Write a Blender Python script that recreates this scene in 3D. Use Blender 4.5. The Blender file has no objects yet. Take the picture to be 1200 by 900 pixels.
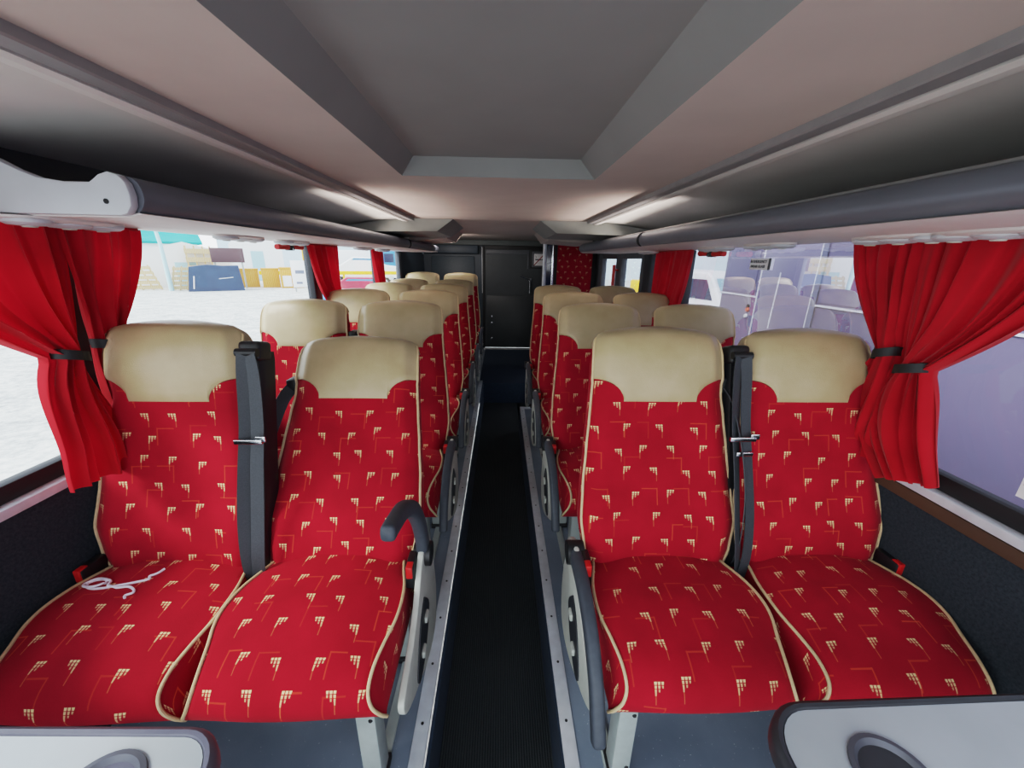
import bpy, bmesh, math, random
from mathutils import Vector, Matrix
random.seed(7)
C = bpy.context.scene.collection
S = bpy.context.scene
PI = math.pi

# ------------------------------------------------------------------ materials
def srgb(r, g, b):
    f = lambda c: (c/255/12.92) if c/255 <= .04045 else ((c/255+.055)/1.055)**2.4
    return (f(r), f(g), f(b), 1)

class NB:
    """tiny node builder"""
    def __init__(s, name):
        s.m = bpy.data.materials.new(name); s.m.use_nodes = True
        s.t = s.m.node_tree; s.n = s.t.nodes; s.l = s.t.links
        s.b = s.n['Principled BSDF']
    def new(s, ty, **kw):
        nd = s.n.new(ty)
        for k, v in kw.items(): setattr(nd, k, v)
        return nd
    def link(s, a, b): s.l.new(a, b)
    def put(s, sock, v):
        if hasattr(v, 'is_linked') or hasattr(v, 'links'): s.l.new(v, sock)
        else: sock.default_value = v
    def math(s, op, a, b=0.0, c=None, clamp=False):
        nd = s.n.new('ShaderNodeMath'); nd.operation = op; nd.use_clamp = clamp
        s.put(nd.inputs[0], a); s.put(nd.inputs[1], b)
        if c is not None: s.put(nd.inputs[2], c)
        return nd.outputs[0]
    def mix(s, f, a, b, ty='MIX'):
        nd = s.n.new('ShaderNodeMix'); nd.data_type = 'RGBA'; nd.blend_type = ty
        s.put(nd.inputs['Factor'], f); s.put(nd.inputs['A'], a) if False else None
        ia = [i for i in nd.inputs if i.name == 'A' and i.type == 'RGBA'][0]
        ib = [i for i in nd.inputs if i.name == 'B' and i.type == 'RGBA'][0]
        f0 = [i for i in nd.inputs if i.name == 'Factor' and i.type == 'VALUE'][0]
        s.put(f0, f); s.put(ia, a); s.put(ib, b)
        return [o for o in nd.outputs if o.type == 'RGBA'][0]
    def noise(s, scale, detail=3, vec=None, rough=.5):
        nd = s.n.new('ShaderNodeTexNoise'); nd.inputs['Scale'].default_value = scale
        nd.inputs['Detail'].default_value = detail; nd.inputs['Roughness'].default_value = rough
        if vec is not None: s.l.new(vec, nd.inputs['Vector'])
        return nd.outputs['Fac']
    def obj(s):
        return s.n.new('ShaderNodeTexCoord').outputs['Object']
    def bump(s, h, strength=.2, dist=.01):
        nd = s.n.new('ShaderNodeBump'); nd.inputs['Strength'].default_value = strength
        nd.inputs['Distance'].default_value = dist
        s.l.new(h, nd.inputs['Height']); s.l.new(nd.outputs[0], s.b.inputs['Normal'])
    def ramp(s, f, lo, hi):
        return s.math('MULTIPLY', s.math('SUBTRACT', f, lo), 1/(hi-lo), clamp=True)

def plain(name, col, rough=.5, metal=0., var=.12, scale=30, bump=.0, spec=.5, bscale=None, coat=0):
    k = NB(name); v = k.obj()
    n = k.noise(scale, 4, v)
    dark = tuple(c*(1-var) for c in col[:3])+(1,); lite = tuple(min(1, c*(1+var)) for c in col[:3])+(1,)
    k.link(k.mix(k.ramp(n, .3, .7), dark, lite), k.b.inputs['Base Color'])
    k.b.inputs['Roughness'].default_value = rough; k.b.inputs['Metallic'].default_value = metal
    k.b.inputs['Specular IOR Level'].default_value = spec
    k.b.inputs['Coat Weight'].default_value = coat
    if bump: k.bump(k.noise(bscale or scale*4, 3, v), bump, .004)
    return k.m

def fabric_mat():
    k = NB('moquette')
    uvn = k.n.new('ShaderNodeUVMap'); uvn.uv_map = 'UVMap'
    oi = k.n.new('ShaderNodeObjectInfo')
    sp = k.n.new('ShaderNodeSeparateXYZ'); k.link(uvn.outputs[0], sp.inputs[0])
    rnd = oi.outputs['Random']
    u = k.math('ADD', sp.outputs[0], k.math('MULTIPLY', rnd, 3.7))
    v = k.math('ADD', sp.outputs[1], k.math('MULTIPLY', rnd, 5.3))
    M = k.math
    def wn(a, b, z=0.0):
        cx = k.n.new('ShaderNodeCombineXYZ'); k.put(cx.inputs[0], a); k.put(cx.inputs[1], b); cx.inputs[2].default_value = z
        w = k.n.new('ShaderNodeTexWhiteNoise'); w.noise_dimensions = '3D'; k.link(cx.outputs[0], w.inputs['Vector'])
        s3 = k.n.new('ShaderNodeSeparateColor'); k.link(w.outputs['Color'], s3.inputs[0])
        return s3.outputs
    def cell(cx, cy, shift, z, jit):
        r = M('FLOOR', M('DIVIDE', v, cy))
        uu = M('ADD', M('DIVIDE', u, cx), M('MULTIPLY', r, shift))
        c = M('FLOOR', uu)
        w = wn(c, r, z)
        x = M('SUBTRACT', M('FRACT', uu), M('ADD', .5, M('MULTIPLY', M('SUBTRACT', w[0], .5), jit)))
        y = M('SUBTRACT', M('FRACT', M('DIVIDE', v, cy)), M('ADD', .68, M('MULTIPLY', M('SUBTRACT', w[1], .5), jit*.8)))
        fl = M('SUBTRACT', M('MULTIPLY', M('GREATER_THAN', w[2], .5), 2), 1)
        return M('MULTIPLY', M('MULTIPLY', x, cx), fl), M('MULTIPLY', y, cy), w
    x, y, w = cell(.094, .070, .43, 1.0, .38)
    colw = .0080
    xi = M('ADD', M('DIVIDE', M('ADD', x, M('MULTIPLY', y, .12)), colw), 1.5)
    ki = M('FLOOR', xi)
    inr = M('MULTIPLY', M('GREATER_THAN', xi, 0), M('LESS_THAN', xi, 3))
    fx = M('ABSOLUTE', M('SUBTRACT', M('FRACT', xi), .5))
    L = M('ADD', .0105, M('MULTIPLY', ki, .0062))
    dn = M('DIVIDE', M('MULTIPLY', y, -1), L)          # 0 at top .. 1 at bottom
    iny = M('MULTIPLY', M('GREATER_THAN', dn, 0), M('LESS_THAN', dn, 1))
    dots = M('GREATER_THAN', M('FRACT', M('DIVIDE', y, .0062)), .2)
    dots = M('MAXIMUM', dots, M('GREATER_THAN', M('MULTIPLY', y, -1), .0125))
    wid = M('LESS_THAN', fx, M('SUBTRACT', .4, M('MULTIPLY', dn, .2)))
    m1 = M('MULTIPLY', M('MULTIPLY', inr, iny), M('MULTIPLY', dots, wid))
    m1 = M('MULTIPLY', m1, M('SUBTRACT', 1.0, M('MULTIPLY', dn, .55)))
    # long thin tail under the last column
    tail = M('MULTIPLY', M('LESS_THAN', M('ABSOLUTE', M('SUBTRACT', x, .0105)), .0011),
             M('MULTIPLY', M('LESS_THAN', y, -.010), M('GREATER_THAN', y, -.042)))
    # faint orange angles
    x2, y2, w2 = cell(.125, .098, .37, 5.0, .5)
    th = .0016
    hor = M('MULTIPLY', M('LESS_THAN', M('ABSOLUTE', y2), th), M('MULTIPLY', M('GREATER_THAN', x2, -.002), M('LESS_THAN', x2, .048)))
    ver = M('MULTIPLY', M('LESS_THAN', M('ABSOLUTE', x2), th), M('MULTIPLY', M('LESS_THAN', y2, .002), M('GREATER_THAN', y2, -.05)))
    ang = M('MULTIPLY', M('MAXIMUM', hor, ver), M('ADD', .25, M('MULTIPLY', w2[0], .5)))
    nz = k.noise(260, 2, uvn.outputs[0])
    big = k.noise(7, 3, uvn.outputs[0])
    base = k.mix(k.ramp(big, .3, .7), (.30, .0032, .015, 1), (.40, .0055, .022, 1))
    base = k.mix(M('MULTIPLY', k.ramp(nz, .45, .8), .35), base, (.28, .003, .014, 1))
    c = k.mix(M('MULTIPLY', ang, .75), base, (.72, .085, .035, 1))
    c = k.mix(M('MULTIPLY', tail, .45), c, (.75, .2, .08, 1))
    c = k.mix(M('MULTIPLY', m1, .95), c, (.86, .66, .36, 1))
    k.link(c, k.b.inputs['Base Color'])
    k.b.inputs['Roughness'].default_value = .9
    k.b.inputs['Specular IOR Level'].default_value = .2
    k.b.inputs['Sheen Weight'].default_value = .12
    k.b.inputs['Sheen Tint'].default_value = (1, .25, .3, 1)
    k.b.inputs['Sheen Roughness'].default_value = .4
    k.bump(nz, .18, .002)
    return k.m

def leather_mat():
    k = NB('cream_leather'); v = k.obj()
    n = k.noise(9, 4, v)
    k.link(k.mix(k.ramp(n, .3, .7), (.42, .33, .185, 1), (.49, .395, .24, 1)), k.b.inputs['Base Color'])
    k.b.inputs['Roughness'].default_value = .36
    vo = k.n.new('ShaderNodeTexVoronoi'); vo.inputs['Scale'].default_value = 420; k.link(v, vo.inputs['Vector'])
    h = k.math('ADD', k.math('MULTIPLY', vo.outputs['Distance'], .25), k.noise(22, 3, v))
    k.bump(h, .12, .012)
    return k.m

def carpet_mat():
    k = NB('ribbed_carpet'); v = k.obj()
    wv = k.n.new('ShaderNodeTexWave'); wv.wave_type = 'BANDS'; wv.bands_direction = 'X'
    wv.inputs['Scale'].default_value = 34; wv.inputs['Distortion'].default_value = .4; k.link(v, wv.inputs['Vector'])
    n = k.noise(240, 3, v); big = k.noise(3, 3, v)
    c = k.mix(wv.outputs['Fac'], (.012, .015, .017, 1), (.042, .050, .054, 1))
    c = k.mix(k.math('MULTIPLY', k.ramp(n, .5, .75), .4), c, (.05, .055, .055, 1))
    c = k.mix(k.math('MULTIPLY', k.ramp(big, .4, .7), .35), c, (.045, .05, .052, 1))
    k.link(c, k.b.inputs['Base Color']); k.b.inputs['Roughness'].default_value = .92
    k.b.inputs['Specular IOR Level'].default_value = .15
    k.bump(k.math('ADD', wv.outputs['Fac'], k.math('MULTIPLY', n, .7)), .6, .004)
    return k.m

def vinyl_mat():
    k = NB('grey_blue_vinyl'); v = k.obj()
    n = k.noise(5, 4, v); f = k.noise(160, 2, v)
    c = k.mix(k.ramp(n, .3, .7), srgb(108, 122, 138), srgb(128, 142, 157))
    c = k.mix(k.math('GREATER_THAN', f, .72), c, srgb(190, 200, 205))
    k.link(c, k.b.inputs['Base Color']); k.b.inputs['Roughness'].default_value = .3
    k.bump(f, .08, .003)
    return k.m

def felt_mat():
    k = NB('charcoal_felt'); v = k.obj()
    n = k.noise(130, 4, v, .7); b = k.noise(6, 3, v)
    c = k.mix(k.ramp(n, .35, .7), srgb(40, 46, 52), srgb(58, 66, 73))
    c = k.mix(k.math('MULTIPLY', b, .3), c, srgb(44, 52, 60))
    k.link(c, k.b.inputs['Base Color']); k.b.inputs['Roughness'].default_value = .95
    k.b.inputs['Specular IOR Level'].default_value = .1
    k.bump(n, .3, .004)
    return k.m

def gravel_mat():
    k = NB('pale_gravel'); v = k.obj()
    n = k.noise(1.4, 8, v, .75); n2 = k.noise(7, 5, v, .7)
    f = k.math('ADD', k.math('MULTIPLY', n, .5), k.math('MULTIPLY', n2, .5))
    c = k.mix(k.ramp(f, .38, .62), srgb(150, 152, 150), srgb(232, 230, 222))
    k.link(c, k.b.inputs['Base Color']); k.b.inputs['Roughness'].default_value = .95
    k.bump(n2, .5, .05)
    return k.m

def curtain_mat():
    k = NB('red_curtain_cloth'); v = k.obj()
    n = k.noise(420, 2, v); b = k.noise(8, 3, v)
    c = k.mix(k.ramp(b, .3, .7), (.40, .004, .012, 1), (.50, .007, .020, 1))
    k.link(c, k.b.inputs['Base Color']); k.b.inputs['Roughness'].default_value = .85
    k.b.inputs['Specular IOR Level'].default_value = .15
    k.b.inputs['Sheen Weight'].default_value = .15
    k.bump(n, .12, .002)
    tr = k.n.new('ShaderNodeBsdfTranslucent'); tr.inputs[0].default_value = (.75, .008, .025, 1)
    mx = k.n.new('ShaderNodeMixShader'); mx.inputs[0].default_value = .13
    k.link(k.b.outputs[0], mx.inputs[1]); k.link(tr.outputs[0], mx.inputs[2])
    k.link(mx.outputs[0], k.n['Material Output'].inputs['Surface'])
    return k.m

def glass_mat(name, tint, haze=0.0):
    k = NB(name)
    tp = k.n.new('ShaderNodeBsdfTransparent'); tp.inputs[0].default_value = tint
    gl = k.n.new('ShaderNodeBsdfGlossy'); gl.inputs['Roughness'].default_value = .01
    gl.inputs[0].default_value = (1, 1, 1, 1)
    fr = k.n.new('ShaderNodeFresnel'); fr.inputs[0].default_value = 1.45
    mx = k.n.new('ShaderNodeMixShader'); k.link(k.math('MULTIPLY', fr.outputs[0], .5, clamp=True), mx.inputs[0])
    k.link(tp.outputs[0], mx.inputs[1]); k.link(gl.outputs[0], mx.inputs[2])
    # dust specks on the pane
    n = k.noise(16, 6, k.obj(), .8)
    df = k.n.new('ShaderNodeBsdfTranslucent'); df.inputs[0].default_value = (.85, .86, .95, 1)
    m2 = k.n.new('ShaderNodeMixShader')
    k.link(k.math('ADD', haze, k.math('MULTIPLY', k.ramp(n, .66, .8), .25)), m2.inputs[0])
    k.link(mx.outputs[0], m2.inputs[1]); k.link(df.outputs[0], m2.inputs[2])
    k.link(m2.outputs[0], k.n['Material Output'].inputs['Surface'])
    k.m.use_backface_culling = False
    return k.m

def wood_mat(name, a, b):
    k = NB(name); v = k.obj()
    wv = k.n.new('ShaderNodeTexWave'); wv.inputs['Scale'].default_value = 3; wv.inputs['Distortion'].default_value = 5
    wv.inputs['Detail'].default_value = 3; k.link(v, wv.inputs['Vector'])
    k.link(k.mix(wv.outputs['Fac'], a, b), k.b.inputs['Base Color']); k.b.inputs['Roughness'].default_value = .7
    return k.m

M = {
 'fabric': fabric_mat(), 'leather': leather_mat(), 'carpet': carpet_mat(), 'vinyl': vinyl_mat(), 'felt': felt_mat(),
 'gravel': gravel_mat(), 'curtain': curtain_mat(),
 'glass': glass_mat('window_glass', (.93, .96, .97, 1), .02), 'glass_r': glass_mat('tinted_glass', (.80, .80, .86, 1), .025),
 'dark_glass': plain('dark_glass', srgb(40, 52, 78), .08, 0, .1, 4, spec=.8),
 'piping': plain('cream_piping', (.60, .46, .27, 1), .5, 0, .08, 60),
 'black': plain('black_plastic', srgb(24, 26, 29), .42, 0, .15, 40),
 'rubber': plain('black_rubber', srgb(20, 21, 24), .6, 0, .15, 40),
 'webbing': plain('belt_webbing', srgb(58, 64, 70), .55, 0, .18, 300, .15),
 'arm': plain('charcoal_armrest', srgb(64, 71, 80), .55, 0, .1, 60, .08, bscale=500),
 'cover': plain('pale_grey_plastic', srgb(190, 192, 182), .5, 0, .05, 30),
 'shell': plain('dark_grey_shell', srgb(52, 54, 58), .55, 0, .1, 50, .05),
 'steel': plain('painted_steel', srgb(168, 176, 172), .45, .1, .06, 30),
 'chrome': plain('chrome', srgb(210, 212, 215), .15, 1, .04, 20),
 'alu': plain('aluminium_edge', srgb(205, 209, 214), .42, .15, .08, 25),
 'red': plain('red_plastic', srgb(200, 28, 30), .4, 0, .08, 40),
 'ceil': plain('ceiling_lining', srgb(186, 172, 164), .8, 0, .04, 6, .06, bscale=700),
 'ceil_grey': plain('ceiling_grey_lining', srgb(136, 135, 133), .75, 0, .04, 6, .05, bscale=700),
 'cove': plain('cove_lining', srgb(205, 200, 194), .75, 0, .04, 6, .05, bscale=700),
 'track': plain('track_grey', srgb(150, 148, 148), .4, .2, .06, 20),
 'pod': plain('pod_grey', srgb(140, 142, 138), .6, 0, .05, 10, .05, bscale=700),
 'rack_under': plain('rack_underside', srgb(214, 206, 202), .5, 0, .04, 10),
 'rail_l': plain('rail_grey', srgb(112, 116, 126), .36, .25, .06, 10),
 'rack_in': plain('rack_inside', srgb(44, 50, 58), .9, 0, .1, 60),
 'bracket': plain('bracket_grey', srgb(196, 198, 202), .5, 0, .03, 20),
 'header': plain('header_grey', srgb(78, 86, 86), .6, 0, .06, 10),
 'panel': plain('bulkhead_panel', srgb(52, 58, 62), .45, 0, .08, 8),
 'panel_navy': plain('bulkhead_navy', srgb(46, 60, 72), .5, 0, .1, 6),
 'navy': plain('navy_carpet', srgb(30, 48, 68), .9, 0, .2, 60, .1),
 'frame': plain('dark_frame', srgb(40, 44, 50), .5, 0, .1, 30),
 'frame_g': plain('grey_frame', srgb(86, 90, 96), .5, 0, .1, 30),
 'table': plain('table_top', srgb(176, 184, 188), .32, .05, .06, 7),
 'table_edge': plain('table_edge', srgb(96, 96, 108), .4, .1, .08, 20),
 'table_edge_d': plain('table_edge_dark', srgb(52, 55, 60), .4, .1, .08, 20),
 'cup': plain('cup_ring', srgb(84, 86, 94), .4, .1, .06, 20),
 'white': plain('white_paint', srgb(236, 236, 236), .5, 0, .03, 20),
 'cord': plain('white_cord', srgb(245, 235, 245), .5, 0, .03, 50),
 'signgrey': plain('sign_grey', srgb(178, 184, 184), .6, 0, .03, 20),
 'bus': plain('lilac_grey_paint', srgb(120, 115, 140), .4, .05, .06, 1.5),
 'bus_win': plain('lilac_tinted_window', srgb(124, 120, 148), .35, .0, .08, 1.2),
 'seam': plain('white_seam', srgb(240, 242, 250), .4, 0, .03, 10),
 'seam_d': plain('grey_seam', srgb(118, 122, 146), .5, 0, .03, 10),
 'tyre': plain('tyre', srgb(28, 28, 30), .85, 0, .2, 20),
 'teal': plain('teal_roof', srgb(30, 150, 150), .6, 0, .08, .6),
 'bluec': plain('blue_paint', srgb(70, 140, 190), .4, 0, .1, 1),
 'slate': plain('slate_blue_sheet', srgb(52, 72, 104), .6, 0, .15, 1.5),
 'redc': plain('red_paint', srgb(176, 50, 70), .4, 0, .1, 1),
 'greyc': plain('grey_car_paint', srgb(120, 130, 150), .35, .1, .1, 1),
 'yellow': plain('yellow_paint', srgb(238, 190, 20), .5, 0, .08, 1),
 'brown': plain('brown_board', srgb(98, 74, 76), .6, 0, .12, 2),
 'palewood': wood_mat('pale_wood', srgb(196, 172, 124), srgb(224, 204, 160)),
 'boxwood': wood_mat('ochre_wood', srgb(196, 140, 52), srgb(222, 172, 84)),
 'orange': plain('orange_lens', srgb(240, 120, 90), .3, 0, .05, 10),
}

# ------------------------------------------------------------------ mesh helpers
def mesh_from(bm, name, smooth=True, angle=40):
    me = bpy.data.meshes.new(name)
    bm.normal_update(); bm.to_mesh(me); bm.free()
    if smooth:
        for p in me.polygons: p.use_smooth = True
        me.set_sharp_from_angle(angle=math.radians(angle))
    return me

def obj(name, src, mat=None, parent=None, loc=None, rot=None, smooth=True, angle=40):
    me = src if isinstance(src, bpy.types.Mesh) else mesh_from(src, name, smooth, angle)
    if mat is not None and len(me.materials) == 0:
        for m in (mat if isinstance(mat, (list, tuple)) else [mat]):
            me.materials.append(M[m] if isinstance(m, str) else m)
    o = bpy.data.objects.new(name, me); C.objects.link(o)
    if parent is not None: o.parent = parent
    if loc: o.location = loc
    if rot: o.rotation_euler = rot
    return o

def tag(o, label, cat, group=None, kind=None):
    o['label'] = label; o['category'] = cat
    if group: o['group'] = group
    if kind: o['kind'] = kind
    return o

def thing(name, label, cat, loc=(0, 0, 0), group=None, rz=0):
    o = bpy.data.objects.new(name, None); C.objects.link(o)
    o.empty_display_size = .05
    o.location = loc; o.rotation_euler = (0, 0, rz)
    return tag(o, label, cat, group)

def struct(name, bm, mat, **kw):
    o = obj(name, bm, mat, **kw); o['kind'] = 'structure'; return o

def B(): return bmesh.new()

def box(bm, x0, x1, y0, y1, z0, z1, bev=0, seg=2, mi=0, mtx=None):
    t = bmesh.new()
    r = bmesh.ops.create_cube(t, size=1)
    for v in t.verts:
        v.co = Vector(((x0+x1)/2+v.co.x*(x1-x0), (y0+y1)/2+v.co.y*(y1-y0), (z0+z1)/2+v.co.z*(z1-z0)))
    if bev: bmesh.ops.bevel(t, geom=t.edges[:], offset=bev, segments=seg, profile=.5, affect='EDGES')
    merge(bm, t, mi, mtx); return bm

def merge(bm, t, mi=0, mtx=None):
    mp = {}
    for v in t.verts: mp[v] = bm.verts.new(mtx @ v.co if mtx else v.co)
    for f in t.faces:
        try:
            nf = bm.faces.new([mp[v] for v in f.verts]); nf.material_index = mi
        except ValueError: pass
    t.free()

def cr(pts, n):
    """Catmull-Rom resample of tuples"""
    out = []; P = [pts[0]]+list(pts)+[pts[-1]]
    for i in range(1, len(P)-2):
        for j in range(n):
            t = j/n; a, b, c, d = P[i-1], P[i], P[i+1], P[i+2]
            out.append(tuple(.5*(2*b[k]+(c[k]-a[k])*t+(2*a[k]-5*b[k]+4*c[k]-d[k])*t*t+(3*b[k]-a[k]-3*c[k]+d[k])*t**3) for k in range(len(b))))
    out.append(tuple(pts[-1])); return out

def loft(bm, rings, closed=True, cap=True, mi=0):
    vs = [[bm.verts.new(p) for p in r] for r in rings]
    n = len(rings[0])
    for a, b in zip(vs[:-1], vs[1:]):
        for i in range(n if closed else n-1):
            j = (i+1) % n
            try: f = bm.faces.new((a[i], a[j], b[j], b[i])); f.material_index = mi
            except ValueError: pass
    if cap and closed:
        for r, fl in ((vs[0], True), (vs[-1], False)):
            try: f = bm.faces.new(r[::-1] if fl else r); f.material_index = mi
            except ValueError: pass
    return vs

def frames(pts):
    P = [Vector(p) for p in pts]; T = []
    for i in range(len(P)):
        d = P[min(i+1, len(P)-1)]-P[max(i-1, 0)]
        T.append(d.normalized() if d.length > 1e-9 else Vector((0, 0, 1)))
    up = Vector((0, 0, 1)) if abs(T[0].z) < .9 else Vector((1, 0, 0))
    s = T[0].cross(up).normalized(); out = []
    for t in T:
        s = (s-t*s.dot(t)).normalized(); out.append((s, t.cross(s)))
    return P, T, out

def tube(bm, pts, r, n=8, mi=0, closed=False):
    P, T, F = frames(pts)
    rings = []
    for i, p in enumerate(P):
        rr = r[i] if isinstance(r, (list, tuple)) else r
        a, b = F[i]
        rings.append([p+(a*math.cos(2*PI*k/n)+b*math.sin(2*PI*k/n))*rr for k in range(n)])
    if closed: rings.append(rings[0])
    loft(bm, rings, True, not closed, mi); return bm

def strap(bm, pts, w, th, side, mi=0, sides=None):
    """flat band; side = direction of its width"""
    P, T, _ = frames(pts); rings = []
    for i, p in enumerate(P):
        s = Vector(sides[i] if sides else side); s = (s-T[i]*s.dot(T[i])).normalized(); nrm = T[i].cross(s)
        rings.append([p+s*a*w/2+nrm*b*th/2 for a, b in ((-1, -1), (1, -1), (1, 1), (-1, 1))])
    loft(bm, rings, True, True, mi); return bm

def prism(bm, poly, axis, a0, a1, mi=0, bev=0):
    """polygon extruded along axis 'x','y','z'"""
    def P(p, a): return {'x': (a, p[0], p[1]), 'y': (p[0], a, p[1]), 'z': (p[0], p[1], a)}[axis]
    t = bmesh.new()
    lo = [t.verts.new(P(p, a0)) for p in poly]; hi = [t.verts.new(P(p, a1)) for p in poly]
    t.faces.new(lo[::-1]); t.faces.new(hi); n = len(poly)
    for i in range(n): t.faces.new((lo[i], lo[(i+1) % n], hi[(i+1) % n], hi[i]))
    bmesh.ops.recalc_face_normals(t, faces=t.faces[:])
    if bev:
        es = [e for e in t.edges if len([f for f in e.link_faces if len(f.verts) == n and n > 4 or f.normal.dot(Vector({'x': (1, 0, 0), 'y': (0, 1, 0), 'z': (0, 0, 1)}[axis])) ** 2 > .9]) == 1]
        bmesh.ops.bevel(t, geom=es, offset=bev, segments=2, profile=.5, affect='EDGES')
    merge(bm, t, mi); return bm

def disc(bm, c, axis, r0, r1, h, n=24, mi=0):
    """short frustum from c along axis vector"""
    a = Vector(axis).normalized(); u = a.orthogonal().normalized(); w = a.cross(u); c = Vector(c)
    rings = [[c+(u*math.cos(2*PI*k/n)+w*math.sin(2*PI*k/n))*r+a*d for k in range(n)] for r, d in ((r0, 0), (r1, h))]
    loft(bm, rings, True, True, mi); return bm

def lathe(bm, prof, c=(0, 0, 0), n=32, sx=1, sy=1, mi=0, cap=True):
    rings = [[(c[0]+r*sx*math.cos(2*PI*k/n), c[1]+r*sy*math.sin(2*PI*k/n), c[2]+z) for k in range(n)] for r, z in prof]
    loft(bm, rings, True, cap, mi); return bm

def rrect(x0, x1, y0, y1, r, n=6):
    out = []
    for cx, cy, a in ((x1-r, y1-r, 0), (x0+r, y1-r, 90), (x0+r, y0+r, 180), (x1-r, y0+r, 270)):
        for k in range(n+1):
            t = math.radians(a+90*k/n); out.append((cx+r*math.cos(t), cy+r*math.sin(t)))
    return out

# ------------------------------------------------------------------ seats
def sm(a, b, x):
    t = max(0, min(1, (x-a)/(b-a))); return t*t*(3-2*t)
def interp(tab, x):
    if x <= tab[0][0]: return tab[0][1]
    for (a, p), (b, q) in zip(tab[:-1], tab[1:]):
        if x <= b:
            t = (x-a)/(b-a); t = t*t*(3-2*t)*.5+t*.5; return p+(q-p)*t
    return tab[-1][1]

CUSH = [(-.372, 0.378, .231), (-.385, 0.403, .222), (-.389, 0.435, .205), (-.376, 0.467, .196), (-.340, 0.492, .199), (-.29, 0.507, .211),
        (-.24, 0.519, .226), (-.19, 0.525, .230), (-.13, 0.524, .224), (-.07, 0.519, .208), (0, 0.509, .192), (.05, 0.497, .185)]
def cushion_mesh():
    st = cr(CUSH, 4); n = len(st); T = [i/12-1 for i in range(25)]
    bm = B(); uvl = bm.loops.layers.uv.new('UVMap'); rings = []; uvs = []
    arc = 0
    for i, (y, z, w) in enumerate(st):
        a, b = st[max(0, i-1)], st[min(n-1, i+1)]
        ty, tz = b[0]-a[0], b[1]-a[1]; L = math.hypot(ty, tz)
        ny, nz = -tz/L, ty/L
        if i: arc += math.hypot(y-st[i-1][0], z-st[i-1][1])
        cw = .020*sm(.38, .44, z) if y < -.33 else .020+.010*sm(-.15, 0, y)
        yb = max(y, -.362); zb = .368
        r = [(-.224, yb, zb), (-.231, yb*.75+y*.25, zb*.75+z*.25) , (-(w*.4+.231*.6), (y+yb)/2, (zb+z)/2), (-(w*.75+.0575), y*.8+yb*.2, z*.8+zb*.2)]
        ru = [(-w-(z-zb)-.02, arc), (-w-(z-zb)*.75, arc), (-w-(z-zb)*.5, arc), (-w-(z-zb)*.2, arc)]
        for t in T:
            c = cw*(1-abs(t)**2.4)
            r.append((w*t, y+ny*c, z+nz*c)); ru.append((w*t, arc))
        for q, qq in zip(r[3::-1], ru[3::-1]):
            r.append((-q[0], q[1], q[2])); ru.append((-qq[0], qq[1]))
        rings.append(r); uvs.append(ru)
    vs = [[bm.verts.new(p) for p in r] for r in rings]; m = len(rings[0])
    for i in range(n-1):
        for j in range(m):
            k = (j+1) % m
            f = bm.faces.new((vs[i][j], vs[i][k], vs[i+1][k], vs[i+1][j]))
            if k == 0: UU = [(0, 0)]*4
            else: UU = [uvs[i][j], uvs[i][k], uvs[i+1][k], uvs[i+1][j]]
            for lp, q in zip(f.loops, UU): lp[uvl].uv = q
    bm.faces.new(vs[0][::-1]); bm.faces.new(vs[-1])
    bmesh.ops.recalc_face_normals(bm, faces=bm.faces[:])
    me = mesh_from(bm, 'cushion', True, 65)
    pm = []
    for s in (-1, 1):
        pb = B(); tube(pb, [(s*(w+.001), y, z+.002) for (y, z, w) in st], .0041, 8); pm.append(mesh_from(pb, 'piping'))
    return me, pm

HB = .755
WID = [(0, .205), (.10, .228), (.22, .240), (.36, .233), (.52, .222), (.64, .213), (.74, .206), (.84, .202), (.91, .200), (.945, .197), (.97, .191), (.985, .180), (1.0, .156)]
PRO = [(0, .045), (.08, .055), (.2, .062), (.33, .050), (.36, .046), (.5, .042), (.64, .040), (.72, .045), (.82, .056), (.90, .056), (.95, .048), (.975, .038), (.99, .024), (1.0, .006)]
BACKN = -.035
def back_pt(t, f, ang, off=0.0):
    w = interp(WID, f); x = w*t
    n0 = interp(PRO, f)
    head = sm(.64, .74, f)
    n = n0 + (.010+.010*head)*(1-t*t) + (1-head)*(.012*sm(.35, .8, abs(t)) - .022*sm(.8, 1.0, abs(t))) - head*.020*sm(.78, 1.0, abs(t))
    if f > .97: n = n0+(n-n0)*max(0, (1-f)/.03)
    h = HB*f + (.016*(1-t*t))*sm(.8, 1.0, f)
    n += off; x *= 1+off/ .2; 
    return x, h, n
def to_seat(x, h, n, ang, oy=0.0, oz=.47):
    a = math.radians(ang)
    return (x, oy+h*math.sin(a)-n*math.cos(a), oz+h*math.cos(a)+n*math.sin(a))

def hb_edge(t):
    """lower edge of the leather (fraction of the back height) with a red wing rising at each side"""
    w = .211; d = (w-abs(t)*w)/.098
    base = .71
    return base if d >= 1 else base+.092*math.sqrt(max(0, 1-d*d))

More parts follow.
